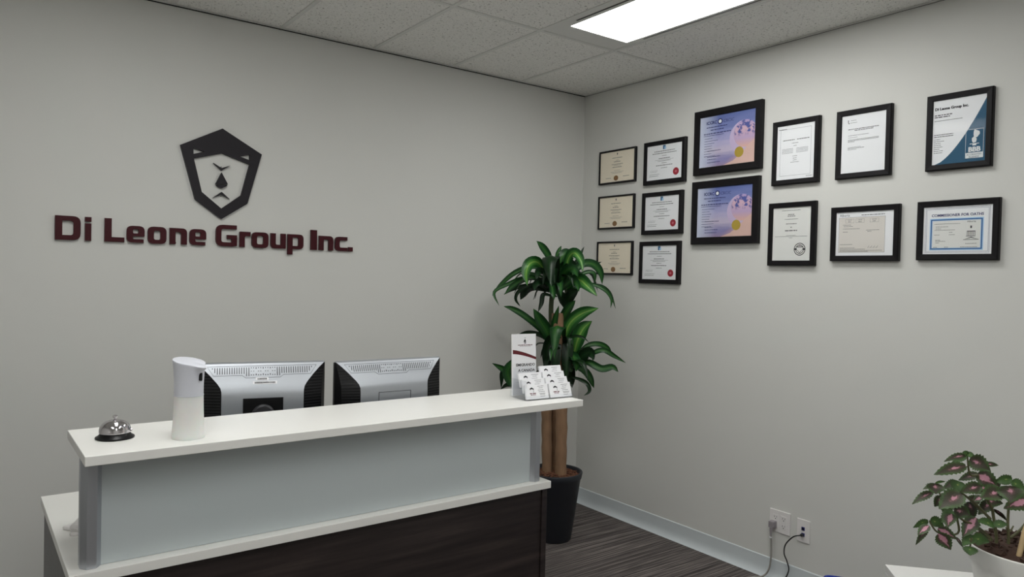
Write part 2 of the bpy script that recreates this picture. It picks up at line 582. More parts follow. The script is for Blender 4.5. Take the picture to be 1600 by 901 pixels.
# ------------------------------------------------------------------ measured outlines (metres)
GLYPHS = [('D', -3.0404, -2.9449), ('i', -2.9286, -2.904), ('L', -2.853, -2.7739), ('e', -2.7649, -2.6912), ('o', -2.6779, -2.5991), ('n', -2.5853, -2.5097), ('e', -2.4983, -2.4232), ('G', -2.379, -2.2794), ('r', -2.2671, -2.2142), ('o', -2.2079, -2.1251), ('u', -2.1138, -2.0367), ('p', -2.0267, -1.944), ('I', -1.9044, -1.8714), ('n', -1.8591, -1.7809), ('c', -1.7701, -1.7008), ('.', -1.6934, -1.6693)]
EMBLEM = {'head': [(-2.3563, 2.2026), (-2.1657, 2.0993), (-2.2327, 1.8484), (-2.355, 1.7645), (-2.4774, 1.8524), (-2.5451, 2.1006)], 'face': [(-2.4847, 2.0435), (-2.3568, 2.0828), (-2.2252, 2.0434), (-2.2639, 1.8881), (-2.3558, 1.8158), (-2.4472, 1.889)], 'eyel': [(-2.4869, 2.0917), (-2.4866, 2.0651), (-2.4369, 2.0816)], 'eyer': [(-2.2736, 2.0775), (-2.226, 2.0923), (-2.2255, 2.0645)], 'nose': [(-2.357, 1.9903), (-2.3273, 1.9368), (-2.3846, 1.9315)], 'nosetip': [(-2.3829, 1.9284), (-2.3281, 1.9334), (-2.3383, 1.9225), (-2.3558, 1.9135), (-2.3725, 1.9194)], 'brow': [(-2.3956, 2.0323), (-2.3573, 2.0117), (-2.3167, 2.0285), (-2.3571, 1.9994)], 'mouth': [(-2.3961, 1.8647), (-2.3555, 1.897), (-2.3173, 1.8644), (-2.3553, 1.8837)]}
DRACAENA_LEAVES = [
([(-0.612, -0.426, 1.598), (-0.638, -0.421, 1.649), (-0.676, -0.413, 1.696), (-0.716, -0.408, 1.727)], 0.041, 0.6),
([(-0.611, -0.429, 1.493), (-0.677, -0.365, 1.577), (-0.761, -0.291, 1.548), (-0.827, -0.225, 1.471), (-0.86, -0.184, 1.402)], 0.0299, 0.4),
([(-0.617, -0.424, 1.486), (-0.737, -0.365, 1.516), (-0.847, -0.316, 1.473), (-0.923, -0.292, 1.424), (-0.913, -0.332, 1.349)], 0.0224, 0.4),
([(-0.617, -0.425, 1.471), (-0.727, -0.383, 1.517), (-0.823, -0.346, 1.47), (-0.879, -0.331, 1.414)], 0.0336, 0.45),
([(-0.616, -0.425, 1.448), (-0.701, -0.321, 1.467), (-0.756, -0.239, 1.442), (-0.776, -0.183, 1.409)], 0.0224, 0.2),
([(-0.629, -0.414, 1.523), (-0.709, -0.428, 1.599), (-0.787, -0.445, 1.596), (-0.829, -0.465, 1.541), (-0.847, -0.503, 1.47)], 0.0634, 0.9),
([(-0.622, -0.421, 1.433), (-0.695, -0.379, 1.473), (-0.772, -0.335, 1.437), (-0.778, -0.307, 1.388), (-0.744, -0.308, 1.343)], 0.0224, 0.2),
([(-0.625, -0.419, 1.441), (-0.649, -0.334, 1.461), (-0.677, -0.273, 1.436), (-0.696, -0.243, 1.381)], 0.0597, 0.1),
([(-0.592, -0.444, 1.438), (-0.625, -0.454, 1.568), (-0.653, -0.469, 1.637), (-0.706, -0.517, 1.595), (-0.738, -0.584, 1.467)], 0.0896, 0.05),
([(-0.575, -0.454, 1.532), (-0.553, -0.436, 1.626), (-0.505, -0.436, 1.669), (-0.466, -0.433, 1.64)], 0.0522, 0.4),
([(-0.551, -0.472, 1.525), (-0.56, -0.513, 1.629), (-0.56, -0.562, 1.662), (-0.551, -0.607, 1.625), (-0.559, -0.64, 1.553)], 0.056, 1.0),
([(-0.539, -0.481, 1.533), (-0.442, -0.452, 1.618), (-0.379, -0.446, 1.708)], 0.0224, 0.2),
([(-0.594, -0.438, 1.624), (-0.55, -0.408, 1.667), (-0.515, -0.395, 1.707)], 0.0224, 0.4),
([(-0.542, -0.479, 1.503), (-0.46, -0.513, 1.595), (-0.393, -0.538, 1.604), (-0.349, -0.559, 1.556), (-0.332, -0.561, 1.481)], 0.0485, 0.4),
([(-0.545, -0.477, 1.525), (-0.429, -0.478, 1.614), (-0.347, -0.489, 1.601), (-0.295, -0.511, 1.618)], 0.0261, 0.2),
([(-0.527, -0.491, 1.496), (-0.446, -0.533, 1.55), (-0.4, -0.559, 1.548), (-0.393, -0.565, 1.488)], 0.0261, 0.3),
([(-0.545, -0.479, 1.458), (-0.533, -0.569, 1.508), (-0.528, -0.636, 1.481), (-0.501, -0.699, 1.421)], 0.0709, 1.0),
([(-0.541, -0.481, 1.439), (-0.444, -0.565, 1.484), (-0.379, -0.627, 1.456), (-0.349, -0.656, 1.405), (-0.355, -0.659, 1.346)], 0.0224, 0.3),
([(-0.539, -0.483, 1.451), (-0.379, -0.551, 1.48), (-0.294, -0.582, 1.44), (-0.253, -0.598, 1.342)], 0.0187, 0.3),
([(-0.538, -0.486, 1.339), (-0.559, -0.531, 1.408), (-0.552, -0.598, 1.458)], 0.0597, 0.1),
([(-0.541, -0.484, 1.339), (-0.588, -0.497, 1.406), (-0.65, -0.5, 1.45)], 0.0522, 0.1),
([(-0.573, -0.463, 1.241), (-0.577, -0.532, 1.331), (-0.566, -0.589, 1.392)], 0.0485, 0.5),
([(-0.592, -0.443, 1.449), (-0.675, -0.506, 1.483), (-0.711, -0.563, 1.438), (-0.726, -0.594, 1.396)], 0.0373, 0.7),
([(-0.61, -0.431, 1.411), (-0.666, -0.423, 1.418), (-0.685, -0.43, 1.367), (-0.704, -0.426, 1.319)], 0.0261, 0.1),
([(-0.569, -0.461, 1.457), (-0.595, -0.522, 1.547), (-0.596, -0.595, 1.57), (-0.608, -0.654, 1.527)], 0.056, 0.3),
([(-0.581, -0.452, 1.464), (-0.536, -0.441, 1.57), (-0.489, -0.454, 1.601), (-0.467, -0.471, 1.557)], 0.056, 0.2),
([(-0.599, -0.438, 1.471), (-0.675, -0.447, 1.537), (-0.736, -0.463, 1.551), (-0.776, -0.492, 1.507)], 0.0448, 0.2),
([(-0.598, -0.439, 1.456), (-0.695, -0.449, 1.493), (-0.755, -0.467, 1.478), (-0.787, -0.486, 1.442)], 0.0448, 0.15),
([(-0.574, -0.457, 1.438), (-0.571, -0.541, 1.496), (-0.577, -0.603, 1.49), (-0.589, -0.645, 1.444)], 0.0485, 0.35),
([(-0.592, -0.444, 1.427), (-0.565, -0.339, 1.469), (-0.558, -0.295, 1.422)], 0.0448, 0.1),
([(-0.58, -0.453, 1.427), (-0.479, -0.402, 1.479), (-0.416, -0.4, 1.457)], 0.0522, 0.1),
([(-0.587, -0.446, 1.494), (-0.555, -0.393, 1.588), (-0.511, -0.375, 1.631)], 0.0597, 0.2),
([(-0.608, -0.44, 1.102), (-0.666, -0.413, 1.21), (-0.747, -0.369, 1.286), (-0.813, -0.332, 1.33), (-0.864, -0.307, 1.347)], 0.0373, 0.5),
([(-0.602, -0.445, 1.091), (-0.648, -0.45, 1.197), (-0.705, -0.447, 1.272), (-0.758, -0.447, 1.339)], 0.0634, 0.5),
([(-0.602, -0.443, 1.139), (-0.635, -0.491, 1.255), (-0.641, -0.533, 1.36)], 0.0336, 0.3),
([(-0.554, -0.479, 1.141), (-0.547, -0.523, 1.252), (-0.506, -0.585, 1.318), (-0.443, -0.656, 1.35)], 0.0709, 0.9),
([(-0.548, -0.484, 1.122), (-0.486, -0.466, 1.201), (-0.423, -0.474, 1.25)], 0.0522, 0.1),
([(-0.508, -0.515, 1.041), (-0.509, -0.546, 1.145), (-0.491, -0.578, 1.229), (-0.454, -0.612, 1.274)], 0.0784, 1.0),
([(-0.566, -0.472, 1.084), (-0.605, -0.503, 1.182), (-0.643, -0.535, 1.237), (-0.687, -0.565, 1.215), (-0.724, -0.604, 1.069)], 0.0821, 0.3),
([(-0.502, -0.519, 1.049), (-0.439, -0.552, 1.121), (-0.378, -0.584, 1.136), (-0.326, -0.611, 1.114), (-0.298, -0.621, 1.069)], 0.0299, 0.4),
([(-0.508, -0.516, 1.019), (-0.426, -0.588, 1.082), (-0.379, -0.635, 1.104), (-0.332, -0.677, 1.072), (-0.281, -0.721, 1.034)], 0.0299, 0.3),
([(-0.493, -0.527, 1.005), (-0.486, -0.573, 1.069), (-0.473, -0.623, 1.092), (-0.478, -0.662, 1.056)], 0.0634, 0.2),
([(-0.478, -0.538, 1.027), (-0.454, -0.593, 1.032), (-0.415, -0.66, 1.001), (-0.372, -0.704, 1.014), (-0.352, -0.732, 0.987)], 0.041, 0.4),
([(-0.505, -0.518, 1.004), (-0.457, -0.555, 0.983), (-0.427, -0.578, 0.939), (-0.408, -0.593, 0.88)], 0.041, 0.3),
([(-0.529, -0.502, 0.944), (-0.491, -0.556, 0.933), (-0.466, -0.6, 0.908), (-0.46, -0.611, 0.868), (-0.49, -0.596, 0.842)], 0.0224, 0.2),
([(-0.53, -0.498, 1.093), (-0.55, -0.567, 1.071), (-0.568, -0.616, 1.041), (-0.593, -0.64, 0.994)], 0.056, 0.7),
([(-0.511, -0.515, 0.974), (-0.569, -0.546, 1.018), (-0.618, -0.558, 1.026)], 0.0336, 0.5),
([(-0.569, -0.469, 1.103), (-0.634, -0.469, 1.161), (-0.667, -0.467, 1.07), (-0.65, -0.476, 0.904)], 0.0597, 0.1),
([(-0.56, -0.476, 1.103), (-0.636, -0.518, 1.158), (-0.662, -0.542, 1.059), (-0.653, -0.536, 0.912)], 0.0597, 0.1),
([(-0.548, -0.484, 1.104), (-0.565, -0.537, 1.146), (-0.592, -0.56, 1.058), (-0.606, -0.57, 0.921)], 0.0634, 0.1),
([(-0.541, -0.491, 1.048), (-0.501, -0.48, 1.007), (-0.481, -0.471, 0.929), (-0.47, -0.473, 0.868)], 0.0522, 0.1),
([(-0.596, -0.448, 1.121), (-0.614, -0.35, 1.173), (-0.647, -0.268, 1.183), (-0.686, -0.206, 1.168)], 0.0299, 0.1),
([(-0.566, -0.471, 1.103), (-0.568, -0.551, 1.177), (-0.542, -0.62, 1.186), (-0.513, -0.658, 1.155)], 0.0149, 0.2),
([(-0.713, -0.342, 0.875), (-0.77, -0.315, 0.928), (-0.826, -0.289, 0.97), (-0.897, -0.252, 1.014)], 0.0448, 0.5),
([(-0.719, -0.338, 0.868), (-0.804, -0.324, 0.909), (-0.838, -0.33, 0.979), (-0.811, -0.365, 1.059)], 0.0634, 0.3),
([(-0.719, -0.338, 0.868), (-0.778, -0.276, 0.916), (-0.809, -0.24, 0.951), (-0.813, -0.231, 0.86)], 0.0373, 0.1),
([(-0.719, -0.338, 0.86), (-0.752, -0.28, 0.877), (-0.776, -0.237, 0.877), (-0.799, -0.204, 0.847)], 0.0261, 0.1),
([(-0.707, -0.347, 0.868), (-0.732, -0.326, 0.965), (-0.709, -0.329, 1.039)], 0.0522, 0.2),
([(-0.707, -0.347, 0.861), (-0.672, -0.372, 0.929), (-0.64, -0.403, 0.953), (-0.636, -0.424, 0.896)], 0.0485, 0.15)]
CANES = [([(-0.579, -0.515, 0.373), (-0.579, -0.506, 0.755), (-0.594, -0.489, 1.05), (-0.602, -0.477, 1.313)], 0.034), ([(-0.604, -0.423, 0.351), (-0.61, -0.409, 0.741), (-0.617, -0.401, 0.891), (-0.606, -0.407, 0.986)], 0.03), ([(-0.545, -0.417, 0.356), (-0.548, -0.406, 0.735), (-0.546, -0.403, 0.925), (-0.55, -0.396, 1.069)], 0.028)]
SHOOTS = [([(-0.559, -0.477, 1.047), (-0.543, -0.484, 1.272), (-0.538, -0.485, 1.384), (-0.545, -0.478, 1.465)], 0.013), ([(-0.55, -0.397, 1.038), (-0.564, -0.383, 1.209), (-0.568, -0.377, 1.341), (-0.56, -0.38, 1.455), (-0.548, -0.387, 1.55)], 0.017), ([(-0.623, -0.408, 0.893), (-0.674, -0.371, 0.876), (-0.713, -0.342, 0.868)], 0.012), ([(-0.584, -0.485, 0.994), (-0.536, -0.52, 1.014), (-0.507, -0.542, 1.029)], 0.012)]
COLEUS_LEAVES = [
([(-1.387, -2.95, 1.116), (-1.414, -2.938, 1.113), (-1.441, -2.927, 1.104)], 0.0131, 0.6),
([(-1.363, -2.943, 1.109), (-1.372, -2.93, 1.1), (-1.381, -2.917, 1.086)], 0.0117, 0.2),
([(-1.422, -2.962, 1.097), (-1.46, -2.946, 1.092), (-1.497, -2.93, 1.081)], 0.0226, 0.75),
([(-1.384, -2.953, 1.119), (-1.379, -2.959, 1.118), (-1.374, -2.966, 1.115)], 0.0124, 0.1),
([(-1.382, -2.954, 1.118), (-1.389, -2.951, 1.122), (-1.396, -2.947, 1.124)], 0.0109, 0.1),
([(-1.421, -2.975, 1.116), (-1.41, -2.991, 1.108), (-1.4, -3.007, 1.095)], 0.0299, 0.7),
([(-1.312, -2.969, 1.089), (-1.297, -2.976, 1.088), (-1.281, -2.983, 1.085)], 0.0095, 0.6),
([(-1.362, -2.97, 1.069), (-1.352, -2.986, 1.061), (-1.341, -3.002, 1.048)], 0.0335, 0.85),
([(-1.33, -2.956, 1.063), (-1.342, -2.941, 1.056), (-1.353, -2.925, 1.045)], 0.016, 0.8),
([(-1.382, -2.931, 1.045), (-1.39, -2.92, 1.038), (-1.398, -2.908, 1.026)], 0.0167, 0.6),
([(-1.432, -2.956, 1.06), (-1.438, -2.956, 1.05), (-1.444, -2.956, 1.036)], 0.0269, 0.15),
([(-1.403, -2.99, 1.053), (-1.427, -2.979, 1.049), (-1.451, -2.969, 1.042)], 0.0226, 0.5),
([(-1.498, -2.932, 1.059), (-1.501, -2.933, 1.049), (-1.503, -2.935, 1.038)], 0.0313, 0.35),
([(-1.446, -2.908, 1.042), (-1.461, -2.902, 1.039), (-1.476, -2.895, 1.034)], 0.0102, 0.35),
([(-1.413, -2.896, 1.039), (-1.4, -2.901, 1.042), (-1.388, -2.907, 1.042)], 0.0051, 0.3),
([(-1.453, -2.904, 1.024), (-1.478, -2.894, 1.015), (-1.502, -2.884, 1.0)], 0.0153, 0.6),
([(-1.45, -2.968, 1.035), (-1.478, -2.957, 1.024), (-1.505, -2.946, 1.007)], 0.0357, 0.75),
([(-1.378, -2.898, 0.999), (-1.381, -2.891, 0.988), (-1.385, -2.884, 0.974)], 0.0197, 0.55),
([(-1.386, -2.917, 0.994), (-1.387, -2.911, 0.981), (-1.389, -2.906, 0.965)], 0.0255, 0.2),
([(-1.348, -2.932, 0.997), (-1.351, -2.927, 0.989), (-1.354, -2.922, 0.978)], 0.008, 0.5),
([(-1.374, -3.024, 1.045), (-1.4, -3.013, 1.041), (-1.425, -3.002, 1.033)], 0.0299, 0.8),
([(-1.38, -3.044, 1.062), (-1.384, -3.047, 1.048), (-1.389, -3.049, 1.03)], 0.0437, 0.55),
([(-1.263, -3.007, 1.053), (-1.273, -2.994, 1.05), (-1.282, -2.98, 1.043)], 0.0189, 0.2),
([(-1.256, -2.987, 1.036), (-1.244, -2.991, 1.047), (-1.233, -2.995, 1.055)], 0.0146, 0.2),
([(-1.296, -3.02, 1.055), (-1.289, -3.03, 1.049), (-1.282, -3.041, 1.039)], 0.0204, 0.3),
([(-1.288, -3.051, 1.015), (-1.318, -3.038, 1.011), (-1.349, -3.025, 1.001)], 0.0284, 0.9),
([(-1.311, -2.972, 0.998), (-1.291, -2.981, 0.996), (-1.27, -2.991, 0.99)], 0.0204, 0.5),
([(-1.28, -2.971, 0.99), (-1.286, -2.96, 0.975), (-1.292, -2.949, 0.956)], 0.0226, 0.55),
([(-1.347, -2.946, 0.993), (-1.337, -2.948, 0.975), (-1.326, -2.95, 0.953)], 0.0233, 0.5),
([(-1.45, -2.956, 0.995), (-1.441, -2.969, 0.993), (-1.433, -2.981, 0.986)], 0.0269, 0.4),
([(-1.478, -2.96, 0.991), (-1.486, -2.959, 0.979), (-1.494, -2.959, 0.965)], 0.024, 0.95),
([(-1.409, -2.937, 0.978), (-1.425, -2.931, 0.969), (-1.442, -2.925, 0.956)], 0.024, 0.2),
([(-1.453, -2.905, 0.958), (-1.446, -2.916, 0.954), (-1.438, -2.927, 0.946)], 0.0197, 0.25),
([(-1.46, -2.9, 0.954), (-1.478, -2.892, 0.95), (-1.496, -2.885, 0.942)], 0.0131, 0.3),
([(-1.49, -2.915, 0.953), (-1.504, -2.91, 0.945), (-1.517, -2.905, 0.935)], 0.0167, 0.9),
([(-1.439, -2.891, 0.929), (-1.444, -2.881, 0.911), (-1.449, -2.871, 0.887)], 0.0117, 0.6),
([(-1.459, -2.926, 0.943), (-1.449, -2.941, 0.936), (-1.439, -2.956, 0.925)], 0.0189, 0.9),
([(-1.491, -2.94, 0.94), (-1.486, -2.951, 0.927), (-1.481, -2.961, 0.91)], 0.0269, 0.85),
([(-1.4, -2.982, 0.973), (-1.418, -2.976, 0.956), (-1.437, -2.971, 0.935)], 0.0269, 0.95),
([(-1.413, -2.985, 0.934), (-1.428, -2.979, 0.926), (-1.443, -2.974, 0.915)], 0.024, 0.15),
([(-1.426, -2.988, 0.932), (-1.417, -3.001, 0.933), (-1.408, -3.014, 0.929)], 0.0226, 0.15),
([(-1.442, -2.989, 0.916), (-1.445, -2.99, 0.908), (-1.448, -2.991, 0.899)], 0.024, 0.15),
([(-1.387, -3.016, 0.966), (-1.407, -3.007, 0.973), (-1.426, -2.998, 0.976)], 0.0204, 0.1),
([(-1.386, -3.017, 0.966), (-1.378, -3.028, 0.97), (-1.37, -3.038, 0.97)], 0.0153, 0.1),
([(-1.273, -2.976, 0.971), (-1.254, -2.984, 0.958), (-1.236, -2.992, 0.94)], 0.0095, 0.5),
([(-1.348, -2.922, 0.899), (-1.338, -2.925, 0.887), (-1.328, -2.929, 0.873)], 0.0066, 0.5),
([(-1.289, -2.963, 1.031), (-1.295, -2.953, 1.021), (-1.301, -2.944, 1.008)], 0.024, 0.45),
([(-1.32, -2.965, 1.007), (-1.326, -2.957, 1.002), (-1.331, -2.95, 0.995)], 0.0146, 0.9),
([(-1.261, -3.021, 1.027), (-1.243, -3.029, 1.023), (-1.226, -3.037, 1.016)], 0.0218, 0.8),
([(-1.196, -3.033, 1.0), (-1.201, -3.023, 1.016), (-1.206, -3.013, 1.027)], 0.0218, 0.4),
([(-1.252, -3.053, 1.033), (-1.244, -3.064, 1.042), (-1.236, -3.075, 1.047)], 0.0255, 0.5),
([(-1.298, -3.068, 1.012), (-1.29, -3.081, 1.007), (-1.282, -3.094, 0.998)], 0.0291, 0.7),
([(-1.208, -3.035, 1.04), (-1.194, -3.04, 1.052), (-1.181, -3.045, 1.061)], 0.0218, 0.3),
([(-1.242, -3.061, 0.964), (-1.236, -3.072, 0.955), (-1.23, -3.083, 0.943)], 0.0233, 0.3),
([(-1.293, -2.949, 0.987), (-1.301, -2.938, 0.992), (-1.308, -2.927, 0.995)], 0.0182, 0.5),
([(-1.265, -2.981, 1.028), (-1.272, -2.971, 1.036), (-1.278, -2.962, 1.041)], 0.0218, 0.5)]
COLEUS_STEMS = [([(-1.327, -3.0, 0.9), (-1.325, -3.001, 0.918), (-1.331, -2.995, 0.969), (-1.336, -2.991, 0.994), (-1.357, -2.974, 1.041), (-1.362, -2.97, 1.069)], 0.004), ([(-1.362, -2.97, 1.069), (-1.378, -2.958, 1.071), (-1.384, -2.953, 1.115)], 0.003), ([(-1.368, -3.006, 0.925), (-1.398, -2.983, 0.956), (-1.424, -2.964, 0.969), (-1.439, -2.952, 0.991)], 0.0035), ([(-1.36, -2.999, 0.97), (-1.393, -2.973, 1.01), (-1.418, -2.954, 1.034), (-1.423, -2.95, 1.058)], 0.0035), ([(-1.303, -2.993, 0.911), (-1.309, -2.988, 0.94), (-1.319, -2.979, 0.962), (-1.337, -2.966, 0.98), (-1.352, -2.954, 0.998)], 0.003), ([(-1.336, -3.03, 0.915), (-1.336, -3.03, 0.933), (-1.338, -3.028, 0.965), (-1.335, -3.028, 1.019), (-1.333, -3.029, 1.054)], 0.0038), ([(-1.297, -3.021, 0.919), (-1.283, -3.032, 0.934), (-1.27, -3.041, 0.953), (-1.26, -3.048, 0.978), (-1.263, -3.045, 1.011)], 0.0035), ([(-1.396, -2.946, 1.022), (-1.43, -2.921, 1.017), (-1.439, -2.914, 1.028), (-1.445, -2.909, 1.044)], 0.0025), ([(-1.428, -2.948, 0.987), (-1.422, -2.954, 0.935), (-1.459, -2.926, 0.934), (-1.474, -2.914, 0.955), (-1.477, -2.912, 0.963)], 0.0028), ([(-1.334, -2.994, 0.912), (-1.356, -2.978, 0.932), (-1.369, -2.967, 0.96)], 0.003), ([(-1.23, -3.034, 0.902), (-1.222, -3.039, 0.962), (-1.216, -3.042, 1.025)], 0.004), ([(-1.341, -3.026, 0.954), (-1.333, -3.031, 0.944), (-1.326, -3.036, 0.958)], 0.0025), ([(-1.258, -3.049, 0.978), (-1.242, -3.061, 0.964)], 0.003), ([(-1.374, -2.961, 1.095), (-1.389, -2.95, 1.087)], 0.002), ([(-1.364, -3.019, 1.041), (-1.353, -3.028, 1.028), (-1.347, -3.032, 1.022)], 0.0025), ([(-1.415, -2.984, 0.931), (-1.398, -2.997, 0.931), (-1.38, -3.009, 0.925)], 0.003), ([(-1.429, -2.986, 0.934), (-1.431, -2.984, 0.913)], 0.0025), ([(-1.364, -3.008, 0.96), (-1.362, -3.01, 0.943)], 0.0025)]
STAKE = [(-1.355, -3.054, 0.903), (-1.328, -3.06, 0.951), (-1.298, -3.068, 1.012)]
# pot rim left (-1.369, -2.969, 0.899) mid (-1.253, -3.055, 0.898)
HEADS = [(-0.567, -0.424, 1.464), (-0.562, -0.475, 1.055)]
CORD = [(0.0, -1.529, 0.253), (0.0, -1.533, 0.192), (0.0, -1.533, 0.115), (0.0, -1.524, 0.056), (0.0, -1.503, 0.009)]
CABLE = [(0.0, -1.69, 0.272), (0.0, -1.652, 0.251), (0.0, -1.614, 0.207), (0.0, -1.605, 0.158), (0.0, -1.621, 0.121), (0.0, -1.629, 0.088), (0.0, -1.617, 0.041)]
# ================================================================== the room
H = 2.745
XL, YF = -5.4, -5.6
struct(MB().box(XL - 0.1, 0.1, YF - 0.1, 0.1, -0.06, 0).build('floor', CARPET))
struct(MB().box(XL - 0.1, 0.1, 0, 0.1, 0, 2.95).build('wall_back', WALL))
struct(MB().box(0, 0.1, YF, 0, 0, 2.95).build('wall_right', WALL))
struct(MB().box(XL - 0.1, XL, YF, 0, 0, 2.95).build('wall_left', WALL))
struct(MB().box(XL - 0.1, 0.1, YF - 0.1, YF, 0, 2.95).build('wall_front', WALL))
ceiling = struct(MB().box(XL - 0.1, 0.1, YF - 0.1, 0.1, 2.95, 3.02).build('ceiling', DARKVOID))

GS, GA = 0.508, 0.553
xs = [-0.004, -GA] + [-GA - GS * k for k in range(1, 10)] + [XL + 0.004]
ys = [-0.004, -0.835, -2.359, -3.883, -5.407, YF + 0.004]
FIXT = [(1, 1), (5, 1), (3, 2), (7, 2), (5, 3)]
tile_cache = {}
for i in range(len(xs) - 1):
    for j in range(len(ys) - 1):
        if (i, j) in FIXT:
            continue
        w = xs[i] - xs[i + 1] - 0.006; l = ys[j] - ys[j + 1] - 0.006
        key = (round(w, 3), round(l, 3))
        loc = ((xs[i] + xs[i + 1]) / 2, (ys[j] + ys[j + 1]) / 2, H + 0.003)
        if key not in tile_cache:
            o = MB().box(-w / 2, w / 2, -l / 2, l / 2, 0, 0.016).build('ceiling_tile', TILE, ceiling)
            o.location = loc
            tile_cache[key] = o
        else:
            share(tile_cache[key], 'ceiling_tile', ceiling, loc)
for x in xs[1:-1]:
    o = MB().box(-0.0115, 0.0115, YF + 0.005, -0.005, 0, 0.0025).box(-0.001, 0.001, YF + 0.005, -0.005, 0.0025, 0.03).build('grid_main_tee', GRID_M, ceiling)
    o.location = (x, 0, H)
for y in ys[1:-1]:
    for i in range(len(xs) - 1):
        o = MB().box(xs[i + 1] + 0.0115, xs[i] - 0.0115, -0.0115, 0.0115, 0, 0.0025).build('grid_cross_tee', GRID_M, ceiling)
        o.location = (0, y, H)
# wall angles stand a hair off the walls, leaving a thin gap along the top of the wall
MB().box(XL + 0.01, -0.012, -0.022, -0.0045, 0, 0.002).build('wall_angle', GRID_M, ceiling).location = (0, 0, H - 0.0005)
MB().box(-0.022, -0.003, YF + 0.01, -0.0045, 0, 0.002).build('wall_angle', GRID_M, ceiling).location = (0, 0, H - 0.0005)
# dark strips standing in for the shade in the gap between grid and wall
MB().box(XL + 0.01, -0.003, -0.0045, 0, -0.0045, 0.012).build('gap_shade_strip', DARKVOID, ceiling).location = (0, 0, H)
MB().box(-0.003, 0, YF + 0.01, 0, -0.0015, 0.012).build('gap_shade_strip', DARKVOID, ceiling).location = (0, 0, H)


def baseboard(name, pts_fn, L0, L1):
    prof = [(0.0, 0.1016), (0.003, 0.1016), (0.006, 0.0985), (0.006, 0.05), (0.0075, 0.036), (0.0105, 0.024), (0.016, 0.013), (0.024, 0.005), (0.030, 0.0015), (0.030, 0.0), (0.0, 0.0)]
    n = len(prof)
    vs = [pts_fn(d, L, z) for L in (L0, L1) for d, z in prof]
    fs = [(i, (i + 1) % n, n + (i + 1) % n, n + i) for i in range(n)] + [tuple(range(n)), tuple(range(2 * n - 1, n - 1, -1))]
    return struct(MB().add(vs, fs).build(name, VINYL, smooth='auto'))


baseboard('baseboard_right', lambda d, L, z: (-d, L, z), 0, YF)
baseboard('baseboard_back', lambda d, L, z: (L, -d, z), XL, 0)

# ceiling lights: a lens in a plain enamelled pan, dark air slots along both long sides
fx_where = {(1, 1): 'bright rectangular ceiling light panel above the framed certificates', (5, 1): 'rectangular ceiling light panel over the reception desk, above the wall lettering',
            (3, 2): 'rectangular ceiling light panel overhead in front of the reception desk', (7, 2): 'rectangular ceiling light panel overhead to the left of the viewer',
            (5, 3): 'rectangular ceiling light panel behind the viewer in mid room'}
for (i, j) in FIXT:
    x0, x1 = xs[i + 1] + 0.003, xs[i] - 0.003
    y0, y1 = ys[j + 1] + 0.003, ys[j] - 0.003
    t = thing('ceiling_light', fx_where[(i, j)], 'ceiling light', ((x0 + x1) / 2, (y0 + y1) / 2, H + 0.003), 0, 'ceiling light panels')
    hx, hy = (x1 - x0) / 2, (y1 - y0) / 2
    lx0, lx1, ly = -hx + 0.072, hx - 0.045, hy - 0.139
    m = MB()
    m.box(-hx, lx0, -hy, hy, 0, 0.012).box(lx1, hx, -hy, hy, 0, 0.012).box(lx0, lx1, ly, hy, 0, 0.012).box(lx0, lx1, -hy, -ly, 0, 0.012)
    m.build('housing', FIXTURE, t)
    MB().box(lx0, lx1, -ly, ly, 0.003, 0.008).build('lens', LENS, t)
    MB().box(-hx + 0.036, -hx + 0.046, -ly + 0.06, ly - 0.08, -0.0012, 0.001).build('air_slot', BLACK_PL, t)
    MB().box(hx - 0.026, hx - 0.021, -ly + 0.06, ly - 0.1, -0.0012, 0.001).build('air_slot', DARK_GREY, t)

# ================================================================== reception desk
desk = thing('reception_desk', 'white and dark wood reception desk with raised counter on aluminium posts', 'reception desk', (-3.1234, -1.5738, 0), 0.0112)
Z1, T1, ZT, TT = 0.737, 0.027, 1.0475, 0.0255
MB().box(0, 1.5994, 0, 0.795, Z1 - T1, Z1).build('work_surface', WHITE_LAM, desk, bevel=0.0015)
MB().box(0.0265, 1.7167, -0.0426, 0.3237, ZT - TT, ZT).build('counter_top', WHITE_LAM, desk, bevel=0.0015)
MB().box(0.036, 1.563, 0.016, 0.034, 0.05, Z1 - T1).build('front_panel', WOOD, desk)
MB().box(0.036, 1.563, 0.04, 0.055, 0.0, 0.05).build('plinth', BLACK_PL, desk)
MB().box(0.010, 0.035, 0.010, 0.785, 0, Z1 - T1).build('end_panel', WOOD, desk, bevel=0.001)
MB().box(1.5645, 1.589, 0.010, 0.785, 0, Z1 - T1).build('end_panel', WOOD, desk, bevel=0.001)
MB().box(0.072, 1.528, 0.040, 0.052, Z1 + 0.001, ZT - TT).build('modesty_panel', PANEL, desk)


def post(cx):
    prof = [(-0.025, 0.026), (-0.025, -0.004), (-0.0115, -0.024), (0.0115, -0.024), (0.025, -0.004), (0.025, 0.026)]
    n = len(prof)
    vs = [(cx + a, 0.046 + b_, z) for z in (Z1, ZT - TT) for a, b_ in prof]
    fs = [(i, (i + 1) % n, n + (i + 1) % n, n + i) for i in range(n)] + [tuple(range(n)), tuple(range(n, 2 * n))]
    MB().add(vs, fs).build('post', ALU, desk, bevel=0.0015)


post(0.0525); post(1.547)

# ================================================================== wall sign
sign = thing('wall_lettering', 'maroon raised letters reading Di Leone Group Inc. on the grey wall', 'sign', (-2.355, 0, 1.634))
CAP = 0.104


